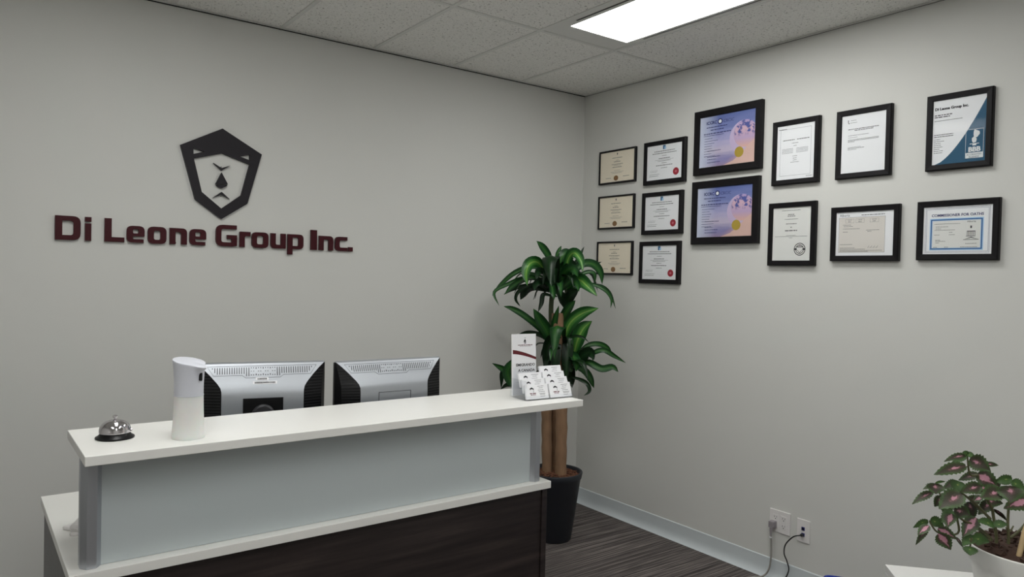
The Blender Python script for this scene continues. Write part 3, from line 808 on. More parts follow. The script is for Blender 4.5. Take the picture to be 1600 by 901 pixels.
def rnd(poly, rads, seg=5):
    """polygon with rounded corners; rads one radius per vertex"""
    out = []
    n = len(poly)
    for i, (p, r) in enumerate(zip(poly, rads)):
        if r <= 0:
            out.append(p); continue
        a = Vector(poly[i - 1]); b_ = Vector(p); c_ = Vector(poly[(i + 1) % n])
        d1 = (a - b_); d2 = (c_ - b_)
        r = min(r, d1.length * 0.5, d2.length * 0.5)
        q1 = b_ + d1.normalized() * r; q2 = b_ + d2.normalized() * r
        for k in range(seg + 1):
            t = k / seg
            q = q1 * (1 - t) ** 2 + b_ * 2 * t * (1 - t) + q2 * t * t
            out.append((q.x, q.y))
    return out


def rrect(x0, x1, z0, z1, r):
    return rnd([(x0, z0), (x1, z0), (x1, z1), (x0, z1)], [r] * 4)


def glyph(c_, w):
    s, h, t, H1 = 0.0255, 0.076, 0.019, CAP
    if c_ == 'D':
        return [[rnd([(0, 0), (w, 0), (w, H1), (0, H1)], [0, .030, .030, 0]), rnd([(s * 1.05, t * 1.1), (w - s * 1.05, t * 1.1), (w - s * 1.05, H1 - t * 1.1), (s * 1.05, H1 - t * 1.1)], [0, .013, .013, 0])]]
    if c_ == 'i':
        return [[[(0, 0), (w, 0), (w, h), (0, h)]], [[(0, h + .008), (w, h + .008), (w, H1), (0, H1)]]]
    if c_ == 'I':
        return [[[(0, 0), (w, 0), (w, H1), (0, H1)]]]
    if c_ == 'L':
        return [[[(0, 0), (w, 0), (w, t * 1.1), (s * 1.1, t * 1.1), (s * 1.1, H1), (0, H1)]]]
    if c_ == 'o':
        return [[rrect(0, w, -.001, h + .001, .024), rrect(s, w - s, t * .9, h - t * .9, .009)]]
    if c_ == 'e':
        p = [(w * .95, 0), (w * .95, t * .85), (s, t * .85), (s, h * .37), (w, h * .37), (w, h), (0, h), (0, 0)]
        return [[rnd(p, [0, 0, .006, 0, .004, .024, .024, .024]), rrect(s, w - s, h * .55, h - t * .8, .006)]]
    if c_ == 'n':
        p = [(0, 0), (s, 0), (s, h - t), (w - s, h - t), (w - s, 0), (w, 0), (w, h), (0, h)]
        return [[rnd(p, [0, 0, 0, .008, 0, 0, .022, 0])]]
    if c_ == 'u':
        p = [(w, h), (w - s, h), (w - s, t), (s, t), (s, h), (0, h), (0, 0), (w, 0)]
        return [[rnd(p, [0, 0, 0, .008, 0, 0, .022, 0])]]
    if c_ == 'r':
        p = [(0, 0), (s, 0), (s, h - t * 1.15), (w, h - t * 1.15), (w, h), (0, h)]
        return [[rnd(p, [0, 0, .008, 0, 0, .004])]]
    if c_ == 'p':
        p = [(0, -.028), (s, -.028), (s, 0), (w, 0), (w, h), (0, h)]
        return [[rnd(p, [0, 0, 0, .022, .022, 0]), rnd([(s, t * .85), (w - s, t * .85), (w - s, h - t * .85), (s, h - t * .85)], [0, .008, .008, 0])]]
    if c_ == 'c':
        p = [(w, 0), (w, t), (s, t), (s, h - t), (w, h - t), (w, h), (0, h), (0, 0)]
        return [[rnd(p, [0, 0, .008, .008, 0, 0, .024, .024])]]
    if c_ == 'G':
        p = [(w, .004), (w, H1 * .54), (w * .52, H1 * .54), (w * .52, H1 * .54 - t), (w - s, H1 * .54 - t), (w - s, t * 1.05), (s, t * 1.05), (s, H1 - t * 1.05), (w * .98, H1 - t * 1.05), (w * .98, H1), (0, H1), (0, 0), (w * .8, 0)]
        return [[rnd(p, [0, 0, 0, 0, 0, 0, .011, .011, 0, 0, .032, .032, 0])]]
    return [[[(0, 0), (w, 0), (w, w * 0.95), (0, w * 0.95)]]]


for c_, a, b_ in GLYPHS:
    m = MB()
    for polys in glyph(c_, b_ - a):
        m.prism(polys, -0.0145, -0.001)
    xc = (a + b_) / 2
    m.box((b_ - a) * .35, (b_ - a) * .35 + .004, -0.001, 0, 0.004, 0.010)   # stand-off stud
    o = m.build('letter', MAROON, sign)
    o.location = (a - sign.location.x, 0, 0)

emb = thing('wall_emblem', 'charcoal cut-out face emblem with pointed chin above the lettering', 'emblem', (-2.357, 0, 1.766))
E0 = (-2.357, 1.766)


def ep(k):
    return [(p[0] - E0[0], p[1] - E0[1]) for p in EMBLEM[k]]


MB().prism([ep('head'), ep('face'), ep('eyel'), ep('eyer')], -0.0145, -0.001).box(-.004, .004, -.001, 0, .02, .03).box(-.004, .004, -.001, 0, .38, .39).build('head_outline', EMB, emb)
for k in ('brow', 'nose', 'mouth', 'nosetip'):
    m = MB().prism([ep(k)], -0.0145, -0.001)
    c0 = sum((Vector(p) for p in ep(k)), Vector((0, 0))) / len(ep(k))
    m.box(c0.x - .002, c0.x + .002, -.001, 0, c0.y - .002, c0.y + .002)
    m.build({'nosetip': 'nose_tip'}.get(k, k), EMB, emb)

# ================================================================== framed certificates on the right wall
rng = random.Random(3)


def framed(label, y_l, y_r, zt, zb, bar, name='framed_certificate', depth=0.024, paper=PAPER, printer=None, sheet_uv=False, inset=0.0, tilt=0.0):
    w, h = y_l - y_r, zt - zb
    t = thing(name, label, 'picture frame', (0, (y_l + y_r) / 2, (zt + zb) / 2), -math.pi / 2, 'framed certificates on the right wall')
    hw, hh = w / 2, h / 2
    iw, ih = hw - bar, hh - bar
    m = MB()
    ch = min(0.004, bar * .3)
    # mitred moulding: back outer, front outer, front crest, inner lip
    rings = [(hw, hh, 0), (hw, hh, -depth + ch), (hw - ch, hh - ch, -depth), (iw + ch * .5, ih + ch * .5, -depth + 0.002), (iw, ih, -depth + 0.006), (iw, ih, -depth + 0.010)]
    vs = []
    for a, b_, y in rings:
        vs += [(-a, y, -b_), (a, y, -b_), (a, y, b_), (-a, y, b_)]
    fs = []
    for k in range(len(rings) - 1):
        for i in range(4):
            j = (i + 1) % 4
            fs.append((4 * k + i, 4 * k + j, 4 * k + 4 + j, 4 * k + 4 + i))
    m.add(vs, fs)
    m.box(-iw, iw, -depth + 0.010, -0.001, -ih, ih)
    m.build('frame', BLACK_FR, t)
    pw, ph = iw - inset, ih - inset
    yp = -depth + 0.0085
    pm = MB().add([(-pw, yp, -ph), (pw, yp, -ph), (pw, yp, ph), (-pw, yp, ph), (-pw, yp + .001, -ph), (pw, yp + .001, -ph), (pw, yp + .001, ph), (-pw, yp + .001, ph)],
                  [(0, 1, 2, 3), (7, 6, 5, 4), (0, 4, 5, 1), (1, 5, 6, 2), (2, 6, 7, 3), (3, 7, 4, 0)])
    pm.build('paper', paper, t, uvs=[(0, 0), (1, 0), (1, 1), (0, 1)] * 2)
    printer(t, pw, ph, yp - 0.0004)
    MB().box(-iw, iw, -depth + 0.0045, -depth + 0.0057, -ih, ih).build('glass', GLASS, t)
    return t


def pr_diploma(t, w, h, y):
    m = MB()
    disc(m, 0, h * .86, h * .035, y, 12, w * .035); rect(m, -w * .02, w * .02, h * .76, h * .84, y)
    rows = [(.56, .55, .030), (.40, .16, .018), (.30, .36, .034), (.14, .62, .03), (.06, .40, .018), (-.06, .52, .034), (-.26, .34, .016), (-.36, .7, .016), (-.44, .55, .016)]
    for z, ww, hh in rows:
        centred(m, 0, w * ww * 1.05, h * z, h * hh, y, rng)
    word_line(m, -w * .66, -w * .36, -h * .74, h * .025, y, rng); word_line(m, w * .36, w * .7, -h * .70, h * .03, y, rng)
    m.build('printed_text', INK, t, stuff=True)
    s = MB(); disc(s, -w * .05, -h * .76, h * .17, y - .0006, 28, w * .135)
    s.build('seal', SEAL_BROWN, t)


def pr_university(t, w, h, y):
    m = MB()
    for z, ww, hh in [(.62, .78, .034), (.5, .92, .034), (.36, .18, .02), (.2, .42, .035), (.13, .7, .012), (.06, .5, .022), (-.06, .2, .025), (-.2, .62, .036), (-.34, .24, .022)]:
        centred(m, 0, w * ww * 1.5, h * z, h * hh, y, rng)
    for k in range(9):   # scrawled signature
        a = -w * .8 + k * w * .045
        m.quad((a, y, -h * .55), (a + w * .01, y, -h * .55), (a + w * .06, y, -h * (.42 + .1 * (k % 2))), (a + w * .05, y, -h * (.42 + .1 * (k % 2))))
    word_line(m, -w * .85, -w * .25, -h * .68, h * .015, y, rng); word_line(m, -w * .85, -w * .3, -h * .78, h * .022, y, rng)
    m.build('printed_text', INK, t, stuff=True)
    c1 = MB(); rect(c1, -w * .09, w * .06, h * .73, h * .97, y); c1.build('crest', mat('crest_blue', srgb(66, 110, 150), .6, var=.3, scale=120), t)
    c2 = MB(); rect(c2, -w * .005, w * .09, h * .73, h * .87, y - .0004); c2.build('crest_shield', INK_PALEBLUE, t)
    s = MB(); disc(s, w * .68, -h * .62, h * .21, y - .0006, 28, w * .165); s.build('seal', SEAL_RED, t)
    s = MB(); disc(s, w * .68, -h * .62, h * .07, y - .001, 16, w * .06); s.build('seal_centre', mat('seal_pink', srgb(206, 110, 122), .6, var=.2, scale=150), t)


def pr_globe(t, w, h, y):
    # planet and its sphere, clipped at the sheet's right edge
    def clipped(cx, cz, r, n=40):
        out = []
        for k in range(n):
            a = 2 * math.pi * k / n
            out.append((min(cx + r * math.cos(a), w * .998), max(cz + r * math.sin(a), -h)))
        return out
    for nm, cx, cz, r, mm, dy in (('bubble', w * .62, -h * .02, h * .66, mat('print_bubble', srgb(196, 178, 210), .5, var=.12, scale=12), 0), ('globe', w * .66, h * .12, h * .52, GLOBE, .0003)):
        p = clipped(cx, cz, r)
        mb = MB(); mb.add([(a, y - dy, b_) for a, b_ in p], [tuple(range(len(p)))])
        mb.build(nm, mm, t, uvs=[((a - cx) / (2 * r) + .5, (b_ - cz) / (2 * r) + .5) for a, b_ in p])
    g = MB()   # warm ground below the planet
    pts = [(-.1, -1), (.25, -.86), (.55, -.6), (.8, -.3), (.998, -.12), (.998, -1)]
    g.add([(a * w, y - .0006, b_ * h) for a, b_ in pts], [tuple(range(6))])
    g.build('print_ground', mat('print_peach', srgb(218, 182, 172), .5, var=.08, scale=14), t)
    m = MB()
    text_geo(m, 'ICCRC', h * .17, -w * .37, h * .69, y - .0006, 'RIGHT', .0006)
    text_geo(m, 'CRCIC', h * .17, -w * .13, h * .68, y - .0006, 'LEFT')
    ring(m, -w * .25, h * .75, h * .07, h * .115, y - .0006)
    centred(m, -w * .35, w * .8, h * .55, h * .03, y - .0006, rng); centred(m, -w * .35, w * .5, h * .44, h * .03, y - .0006, rng)
    centred(m, -w * .35, w * 1.0, h * .3, h * .035, y - .0006, rng); word_line(m, -w * .85, -w * .1, h * .23, h * .02, y - .0006, rng)
    for k in range(8):
        word_line(m, -w * .82, -w * rng.uniform(.3, .55), h * (.12 - k * .1), h * .016, y - .0006, rng)
    for z in (-.38, -.62, -.72, -.84):
        word_line(m, -w * .7, -w * rng.uniform(.1, .4), h * z, h * .022, y - .0006, rng)
    m.build('printed_text', INK_NAVY, t, stuff=True)
    d = MB(); disc(d, -w * .25, h * .75, h * .07, y - .0008, 10); d.build('logo_centre', INK_WHITE, t)
    s = MB()
    n = 40
    s.add([(w * .46 + (h * .2 * (1 + .05 * (k % 2))) * math.cos(2 * math.pi * k / n), y - .001, -h * .56 + (h * .2 * (1 + .05 * (k % 2))) * math.sin(2 * math.pi * k / n)) for k in range(n)], [tuple(range(n))])
    s.build('seal', SEAL_GOLD, t)


def pr_a1(t, w, h, y):
    m = MB()
    outline(m, -w * .82, w * .82, -h * .86, h * .86, w * .008, y)
    word_line(m, -w * .92, -w * .5, h * .86, h * .02, y, rng)
    word_line(m, -w * .68, -w * .05, h * .44, h * .024, y, rng); word_line(m, w * .08, w * .72, h * .44, h * .024, y, rng)
    for z, ww in [(.32, .36), (.22, .16), (-.16, .24), (-.24, .2), (-.31, .2), (-.38, .46)]:
        centred(m, -w * .02, w * ww, h * z, h * .014, y, rng)
    for k in range(4):
        word_line(m, -w * .72, -w * .12, h * (.12 - k * .05), h * .012, y, rng); word_line(m, w * .05, w * .68, h * (.12 - k * .05), h * .012, y, rng)
    word_line(m, w * .6, w * .92, -h * .93, h * .016, y, rng)
    m.build('printed_text', INK, t, stuff=True)


def pr_a2(t, w, h, y):
    m = MB()
    rect(m, -w * .72, -w * .69, h * .74, h * .84, y); rect(m, -w * .7, -w * .64, h * .71, h * .735, y)
    word_line(m, -w * .58, -w * .34, h * .81, h * .012, y, rng); word_line(m, -w * .6, -w * .3, h * .73, h * .012, y, rng)
    centred(m, 0, w * 1.4, h * .5, h * .022, y, rng); centred(m, w * .02, w * .85, h * .45, h * .022, y, rng)
    word_line(m, -w * .7, w * .25, h * .29, h * .013, y, rng); word_line(m, -w * .7, -w * .25, h * .22, h * .01, y, rng)
    for k in range(3):
        word_line(m, -w * .7, w * (.72 if k < 2 else -.4), h * (.14 - k * .035), h * .014, y, rng)
    word_line(m, -w * .7, -w * .1, -h * .12, h * .012, y, rng); word_line(m, -w * .7, w * .08, -h * .16, h * .016, y, rng); word_line(m, -w * .7, -w * .3, -h * .2, h * .012, y, rng)
    m.build('printed_text', INK, t, stuff=True)


def pr_b1(t, w, h, y):
    m = MB()
    for z, ww, hh in [(.88, 1.0, .018), (.72, .36, .026), (.66, .4, .026), (.55, .7, .016), (.37, .56, .022), (.24, .08, .026), (.11, .64, .034), (-.06, .5, .012), (-.1, 1.7, .014), (-.15, .2, .012)]:
        centred(m, -w * .02, w * ww, h * z, h * hh, y, rng)
    m.build('printed_text', INK, t, stuff=True)
    s = MB()
    cx, cz, r = w * .46, -h * .58, w * .3
    ring(s, cx, cz, r * .88, r, y); ring(s, cx, cz, r * .62, r * .72, y, 28)
    rect(s, cx - r * .98, cx - r * .5, cz - r * .12, cz + r * .14, y); rect(s, cx + r * .5, cx + r * .98, cz - r * .12, cz + r * .14, y)
    s.add([(cx - r * .5, y, cz + r * .42), (cx + r * .5, y, cz + r * .42), (cx + r * .5, y, cz + r * .3), (cx - r * .5, y, cz + r * .3)], [(0, 1, 2, 3)])
    s.add([(cx - r * .3, y, cz + r * .56), (cx + r * .3, y, cz + r * .56), (cx, y, cz + r * .74)], [(0, 1, 2)])
    s.add([(cx - r * .5, y, cz - r * .1), (cx - r * .42, y, cz - r * .1), (cx, y, cz - r * .5), (cx, y, cz - r * .6)], [(0, 1, 2, 3)])
    s.add([(cx + r * .5, y, cz - r * .1), (cx + r * .42, y, cz - r * .1), (cx, y, cz - r * .5), (cx, y, cz - r * .6)], [(0, 1, 2, 3)])
    s.build('stamp', INK_DARK, t)


def pr_b2(t, w, h, y):
    f = MB(); rect(f, -w * .9, w * .72, -h * .86, h * .76, y + .0002); f.build('form_panel', PAPER_FORM, t)
    m = MB()
    outline(m, -w * .9, w * .72, -h * .86, h * .76, w * .006, y)
    for a in (-.66, -.3, .2):
        outline(m, w * a, w * (a + .3), h * .5, h * .68, w * .005, y)
        centred(m, w * (a + .15), w * .15, h * .62, h * .018, y, rng); centred(m, w * (a + .15), w * .12, h * .54, h * .022, y, rng)
    word_line(m, -w * .1, w * .7, h * .83, h * .03, y, rng)
    for z, a, b_ in [(.4, -.75, -.45), (.33, -.72, -.4), (.22, -.75, -.15), (.08, -.75, -.58), (.14, .08, .52), (.08, .12, .26), (-.5, -.85, -.4), (-.66, -.85, -.3), (-.72, -.85, .05), (-.78, -.85, .65), (-.82, -.85, .15)]:
        word_line(m, w * a, w * b_, h * z, h * .018, y, rng)
    text_geo(m, 'Alberta', h * .16, -w * .88, h * .8, y, 'LEFT')
    for k in range(7):
        a = w * (.14 + k * .05)
        m.quad((a, y, -h * .66), (a + w * .012, y, -h * .66), (a + w * .06, y, -h * (.56 + .06 * (k % 2))), (a + w * .05, y, -h * (.56 + .06 * (k % 2))))
    m.build('printed_text', INK, t, stuff=True)


def pr_c1(t, w, h, y):
    # blue corner field with a curved edge
    c_ = MB()
    pts = [(1, .9)] + [(-.9 + 1.9 * s_ ** .78, -1 + 1.9 * s_ ** 1.22) for s_ in [k / 16 for k in range(15, -1, -1)]] + [(1, -1)]
    c_.add([(a * w, y + .0002, b_ * h) for a, b_ in pts], [tuple(range(len(pts)))])
    c_.build('printed_field', INK_TEAL, t)
    m = MB()
    text_geo(m, 'Di Leone Group Inc.', h * .115, -w * .94, h * .7, y, 'LEFT', .0006)
    for z, b_ in [(.53, -.25), (.47, -.35)]:
        word_line(m, -w * .94, w * b_, h * z, h * .028, y, rng)
    word_line(m, -w * .94, w * .15, h * .36, h * .014, y, rng)
    for z, b_ in [(-.08, -.2), (-.14, -.2)]:
        word_line(m, -w * .94, w * b_, h * z, h * .02, y, rng)
    for k, b_ in enumerate((-.7, -.55, -.68, -.64, -.6, -.72, -.58, -.6)):
        word_line(m, -w * .94, w * b_, -h * (.22 + k * .06), h * .014, y, rng)
    m.build('printed_text', INK_DARK, t, stuff=True)
    b_ = MB()
    x0, x1, z0, z1 = w * .27, w * .93, -h * .9, -h * .02
    outline(b_, x0, x1, z0, z1, w * .012, y)
    rect(b_, x0, x1, z0, z0 + h * .17, y)
    text_geo(b_, 'BBB', h * .2, (x0 + x1) / 2, -h * .7, y, 'CENTER', .0009)
    cx = (x0 + x1) / 2
    rect(b_, cx - w * .17, cx + w * .17, -h * .475, -h * .455, y); rect(b_, cx - w * .07, cx + w * .07, -h * .52, -h * .475, y)
    for pts in ([(-.05, -.44), (.06, -.42), (.08, -.32), (-.02, -.24), (-.1, -.3), (-.09, -.38)], [(.0, -.3), (.1, -.27), (.19, -.18), (.17, -.1), (.06, -.06), (.0, -.03), (-.04, -.1), (-.04, -.2)]):
        b_.add([(cx + a * w, y, z * h) for a, z in pts], [tuple(range(len(pts)))])
    b_.build('accreditation_logo', INK_WHITE, t)
    k = MB()
    text_geo(k, 'ACCREDITED', h * .068, cx, -h * .81, y - .0005, 'CENTER'); text_geo(k, 'BUSINESS', h * .068, cx, -h * .882, y - .0005, 'CENTER')
    k.build('logo_caption', INK_TEAL, t)


def pr_c2(t, w, h, y):
    m = MB()
    for a, b_ in ((.93, .94), (.9, .89)):   # woven border lines
        outline(m, -w * a, w * a, -h * b_, h * b_, w * .006, y)
    m.build('border', INK_NAVY, t)
    m = MB(); text_geo(m, 'COMMISSIONER FOR OATHS', h * .155, 0, h * .58, y, 'CENTER', .0003); m.build('title', INK_NAVY, t)
    m = MB(); rect(m, -w * .8, w * .76, -h * .84, h * .5, y + .0002); m.build('pale_margin', INK_PALEBLUE, t)
    m = MB(); outline(m, -w * .77, w * .73, -h * .8, h * .46, w * .03, y); m.build('inner_border', INK_BLUE, t)
    m = MB(); rect(m, -w * .72, w * .68, -h * .74, h * .4, y - .0001); m.build('inner_sheet', PAPER_GREY, t)
    m = MB()
    y -= .0006
    for z, a, b_ in [(.26, -.66, .1), (.14, -.62, -.25), (.06, -.62, -.45), (.0, -.66, -.05), (-.1, -.22, -.1), (-.2, -.66, -.5), (-.2, -.22, -.05), (-.42, -.62, -.48), (-.47, -.62, -.32), (-.54, -.62, -.5), (-.72, -.68, -.55), (-.72, -.35, -.22), (-.72, .12, .6)]:
        word_line(m, w * a, w * b_, h * z, h * .016, y, rng)
    text_geo(m, 'Alberta', h * .11, w * .42, h * .3, y)
    m.build('printed_text', INK, t, stuff=True)
    g = MB()   # engraved building with dome
    cx = w * .42
    rect(g, cx - w * .03, cx + w * .02, h * .06, h * .16, y); rect(g, cx - w * .12, cx + w * .12, -h * .08, -h * .05, y)
    for k in range(6):
        rect(g, cx - w * .12 + k * w * .044, cx - w * .12 + k * w * .044 + w * .014, -h * .26, -h * .08, y)
    rect(g, cx - w * .14, cx + w * .12, -h * .28, -h * .26, y)
    g.add([(cx - w * .2, y, -h * .4), (cx, y, -h * .3), (cx + w * .2, y, -h * .4), (cx, y, -h * .34)], [(0, 1, 2, 3)]); rect(g, cx - w * .22, cx + w * .22, -h * .42, -h * .4, y)
    word_line(g, cx - w * .16, cx + w * .16, -h * .58, h * .018, y, rng)
    g.build('engraving', INK, t, stuff=True)


FR = 'framed_certificate'
framed('cream diploma in thin black frame, topmost of the three by the corner', -.17, -.497, 2.346, 2.13, .011, paper=PAPER_TAN, printer=pr_diploma, depth=.020)
framed('cream diploma in thin black frame, middle of the three by the corner', -.171, -.4935, 2.0535, 1.8385, .011, paper=PAPER_TAN, printer=pr_diploma, depth=.020)
framed('cream diploma in thin black frame, lowest of three, partly behind plant leaves', -.169, -.4885, 1.7585, 1.5445, .011, paper=PAPER_TAN, printer=pr_diploma, depth=.020)
framed('white certificate with red seal in black frame, topmost of its column of three', -.57, -.8945, 2.3525, 2.0935, .026, printer=pr_university)
framed('white certificate with red seal in black frame, middle of its column of three', -.565, -.8815, 2.046, 1.792, .026, printer=pr_university)
framed('white certificate with red seal in black frame, lowest of its column of three', -.554, -.8735, 1.75, 1.496, .026, printer=pr_university)
framed('purple globe certificate with gold seal in wide black frame, the upper one', -.9585, -1.4015, 2.476, 2.116, .04, paper=GLOBE_SHEET, printer=pr_globe, depth=.028)
framed('purple globe certificate with gold seal in wide black frame, the lower one', -.9545, -1.396, 2.0795, 1.725, .04, paper=GLOBE_SHEET, printer=pr_globe, depth=.028)
framed('white portrait document with two text columns and thin border in black frame', -1.466, -1.7245, 2.341, 2.0165, .026, printer=pr_a1)
framed('white portrait letter with text in its upper half in black frame', -1.811, -2.071, 2.339, 2.0175, .026, printer=pr_a2)
framed('off-white portrait certificate with round black stamp in black frame', -1.456, -1.718, 1.9265, 1.6075, .026, paper=PAPER_GREY, printer=pr_b1)
framed('landscape form sheet with small boxes and signature in black frame', -1.798, -2.1195, 1.8855, 1.63, .026, printer=pr_b2)
framed('accreditation certificate with blue BBB corner in black frame', -2.221, -2.476, 2.3375, 2.0155, .025, printer=pr_c1)
framed('Commissioner for Oaths certificate with blue inner border in black frame', -2.195, -2.513, 1.8865, 1.6335, .026, printer=pr_c2)

# ================================================================== monitors
def monitor(label, loc, rz, mounted):
    t = thing('computer_monitor', label, 'monitor', loc, rz, 'monitors on the reception desk')
    W, HT = 0.2225, 0.448       # half width, top above the desk
    zb = 0.125                  # bottom of the display
    MB().box(-W, W, 0.0, 0.022, zb, HT - .004).build('front_bezel', BLACK_PL, t, bevel=0.003)
    MB().box(-W + .015, W - .015, 0.0215, 0.0235, zb + .018, HT - .015).build('screen', mat('dark_screen', srgb(10, 11, 13), .15, var=.05, scale=5), t)
    # silver hump: rows of (z below top, depth, half width)
    rows = [(0.0, 0.020, W), (0.0, 0.006, W), (0.003, -0.004, W - .003), (0.02, -0.014, W - .022), (0.045, -0.026, W - .046), (0.07, -0.039, W - .068), (0.084, -0.047, W - .0775), (0.097, -0.0525, W - .081), (0.115, -0.055, W - .0815), (HT - zb - .02, -0.056, W - .0815), (HT - zb, -0.045, W - .0815), (HT - zb, 0.0, W - .0815)]
    m = MB()
    vs = []
    for d, y, hw in rows:
        vs += [(-hw, y, HT - d), (0, y, HT - d), (hw, y, HT - d)]
    fs = []
    for k in range(len(rows) - 1):
        for i in range(2):
            fs.append((3 * k + i, 3 * k + i + 1, 3 * k + 3 + i + 1, 3 * k + 3 + i))
    o = m.add(vs, fs).build('back_shell', SILVER, t, smooth='auto')
    # black louvred flanks between the hump and the bezel
    for s_ in (-1, 1):
        vs = []
        rr_ = [r_ for r_ in rows if r_[0] >= 0.003][:-1]
        for d, y, hw in rr_:
            vs += [(s_ * hw, y, HT - d), (s_ * (hw + (W - hw) * .82), y * .55, HT - d), (s_ * W, -0.001, HT - d)]
        fs = []
        for k in range(len(rr_) - 1):
            for i in range(2):
                fs.append((3 * k + i, 3 * k + i + 1, 3 * k + 3 + i + 1, 3 * k + 3 + i))
        fl = MB().add(vs, fs).build('side_flank', BLACK_PL, t)
        rb = MB()
        z = HT - .03
        while z > zb + .02:
            d = HT - z
            for k in range(len(rows) - 2):
                if rows[k][0] <= d <= rows[k + 1][0] and rows[k + 1][0] > rows[k][0]:
                    f_ = (d - rows[k][0]) / (rows[k + 1][0] - rows[k][0])
                    y = rows[k][1] + f_ * (rows[k + 1][1] - rows[k][1]); hw = rows[k][2] + f_ * (rows[k + 1][2] - rows[k][2])
            a, b_ = hw + .004, hw + (W - hw) * .8
            ya, yb = y, y + (y * .55 - y) * .97
            if b_ - a > .004:
                rb.add([(s_ * a, ya - .002, z), (s_ * b_, yb - .002, z), (s_ * b_, yb - .002, z - .0016), (s_ * a, ya - .002, z - .0016),
                        (s_ * a, ya + .002, z), (s_ * b_, yb + .002, z), (s_ * b_, yb + .002, z - .0016), (s_ * a, ya + .002, z - .0016)],
                       [(0, 1, 2, 3), (4, 5, 6, 7), (0, 1, 5, 4), (2, 3, 7, 6), (1, 2, 6, 5), (0, 3, 7, 4)])
            z -= .0105
        rb.build('louvres', DARK_GREY, fl, stuff=True)

    def surf(d):
        for k in range(2, len(rows) - 1):
            if rows[k][0] <= d <= rows[k + 1][0]:
                f_ = (d - rows[k][0]) / (rows[k + 1][0] - rows[k][0])
                return rows[k][1] + f_ * (rows[k + 1][1] - rows[k][1])
        return -.056
    sl = MB()
    n = 43
    for k in range(n):
        x = -0.172 + k * 0.344 / (n - 1)
        mid = abs(x) < .062
        d0, d1 = (.016, .038) if not mid else (.016, .046)
        if abs(x) > .16:
            d1 = .038 - (abs(x) - .16) * 1.4
        segs = [(d0, d1)]
        if abs(x) < .045:
            segs = [(.016, .0195), (.0405, .044), (.028, .0305)] if k % 3 else [(.016, .022), (.038, .044)]
        for a, b_ in segs:
            sl.box(x - .0012, x + .0012, surf((a + b_) / 2) - .0012 - .0, surf((a + b_) / 2) + .004, HT - b_, HT - a) if b_ - a < .008 else sl.add(
                [(x - .0013, surf(a) - .0006, HT - a), (x + .0013, surf(a) - .0006, HT - a), (x + .0013, surf(b_) - .0006, HT - b_), (x - .0013, surf(b_) - .0006, HT - b_)], [(0, 1, 2, 3)])
    sl.build('vent_slots', DARK_GREY, o, stuff=True)
    seam = MB()
    path = [(-.19, .0115), (.19, .0115), (.168, .043), (.072, .043), (.06, .052), (-.06, .052), (-.072, .043), (-.168, .043), (-.19, .0115)]
    for (xa, da), (xb, db) in zip(path, path[1:]):
        seam.tube([(xa, surf(da) - .0002, HT - da), (xb, surf(db) - .0002, HT - db)], .0006, 5)
    seam.build('vent_seam', DARK_GREY, o, stuff=True)
    yb = -.0562
    if mounted:
        MB().box(-.069, .069, yb - .003, yb + .002, zb + .03, HT - .122).build('mount_plate', BLACK_PL, t)
        MB().lathe([(0, 0), (.040, 0), (.040, .012), (.034, .018), (.0, .02)], 32, Matrix.Translation((0, yb - .003, HT - .184)) @ Matrix.Rotation(math.pi / 2, 4, 'X')).build('hinge', DARK_GREY, t, smooth='auto')
        lb = MB()
        for d, a, b_ in ((.0555, -.02, .012), (.068, -.03, .042)):
            lb.add([(a - .006, surf(d - .003) - .0012, HT - d + .004), (b_ + .006, surf(d - .003) - .0012, HT - d + .004), (b_ + .006, surf(d + .005) - .0012, HT - d - .006), (a - .006, surf(d + .005) - .0012, HT - d - .006)], [(0, 1, 2, 3)])
        lab = lb.build('sticker', PAPER, t)
        bc = MB()
        q = random.Random(2)
        for d, a, b_ in ((.0555, -.02, .012), (.068, -.03, .042)):
            x = a
            while x < b_:
                w = q.choice((.0008, .0014, .002))
                bc.add([(x, surf(d - .002) - .002, HT - d + .002), (x + w, surf(d - .002) - .002, HT - d + .002), (x + w, surf(d + .003) - .002, HT - d - .003), (x, surf(d + .003) - .002, HT - d - .003)], [(0, 1, 2, 3)])
                x += w + .0008
        bc.build('barcode', INK_DARK, lab, stuff=True)
    else:
        s2 = MB()
        a, zt_ = .067, HT - .118
        for p, q in (((-a, zt_), (a, zt_)), ((a, zt_), (a, zb + .05)), ((-a, zt_), (-a, zb + .05))):
            s2.tube([(p[0], yb, p[1]), (q[0], yb, q[1])], .0009, 5)
        s2.build('cover_seam', DARK_GREY, t, stuff=True)
    MB().box(-.035, .035, -.075, -.055, .012, HT - .18).build('stand_neck', BLACK_PL, t, bevel=.003)
    MB().lathe([(0, 0), (.11, 0), (.11, .006), (.1, .011), (.04, .014), (0, .014)], 40, Matrix.Translation((0, -.01, 0)) @ Matrix.Scale(.8, 4, (0, 1, 0))).build('stand_base', BLACK_PL, t, smooth='auto')
    return t


monitor('silver-backed monitor with black swivel mount and barcode stickers behind the counter', (-2.463, -1.011, .737), math.radians(-14.25), True)
monitor('silver-backed monitor with plain cover plate behind the counter', (-2.002, -1.12, .737), math.radians(-2.6), False)

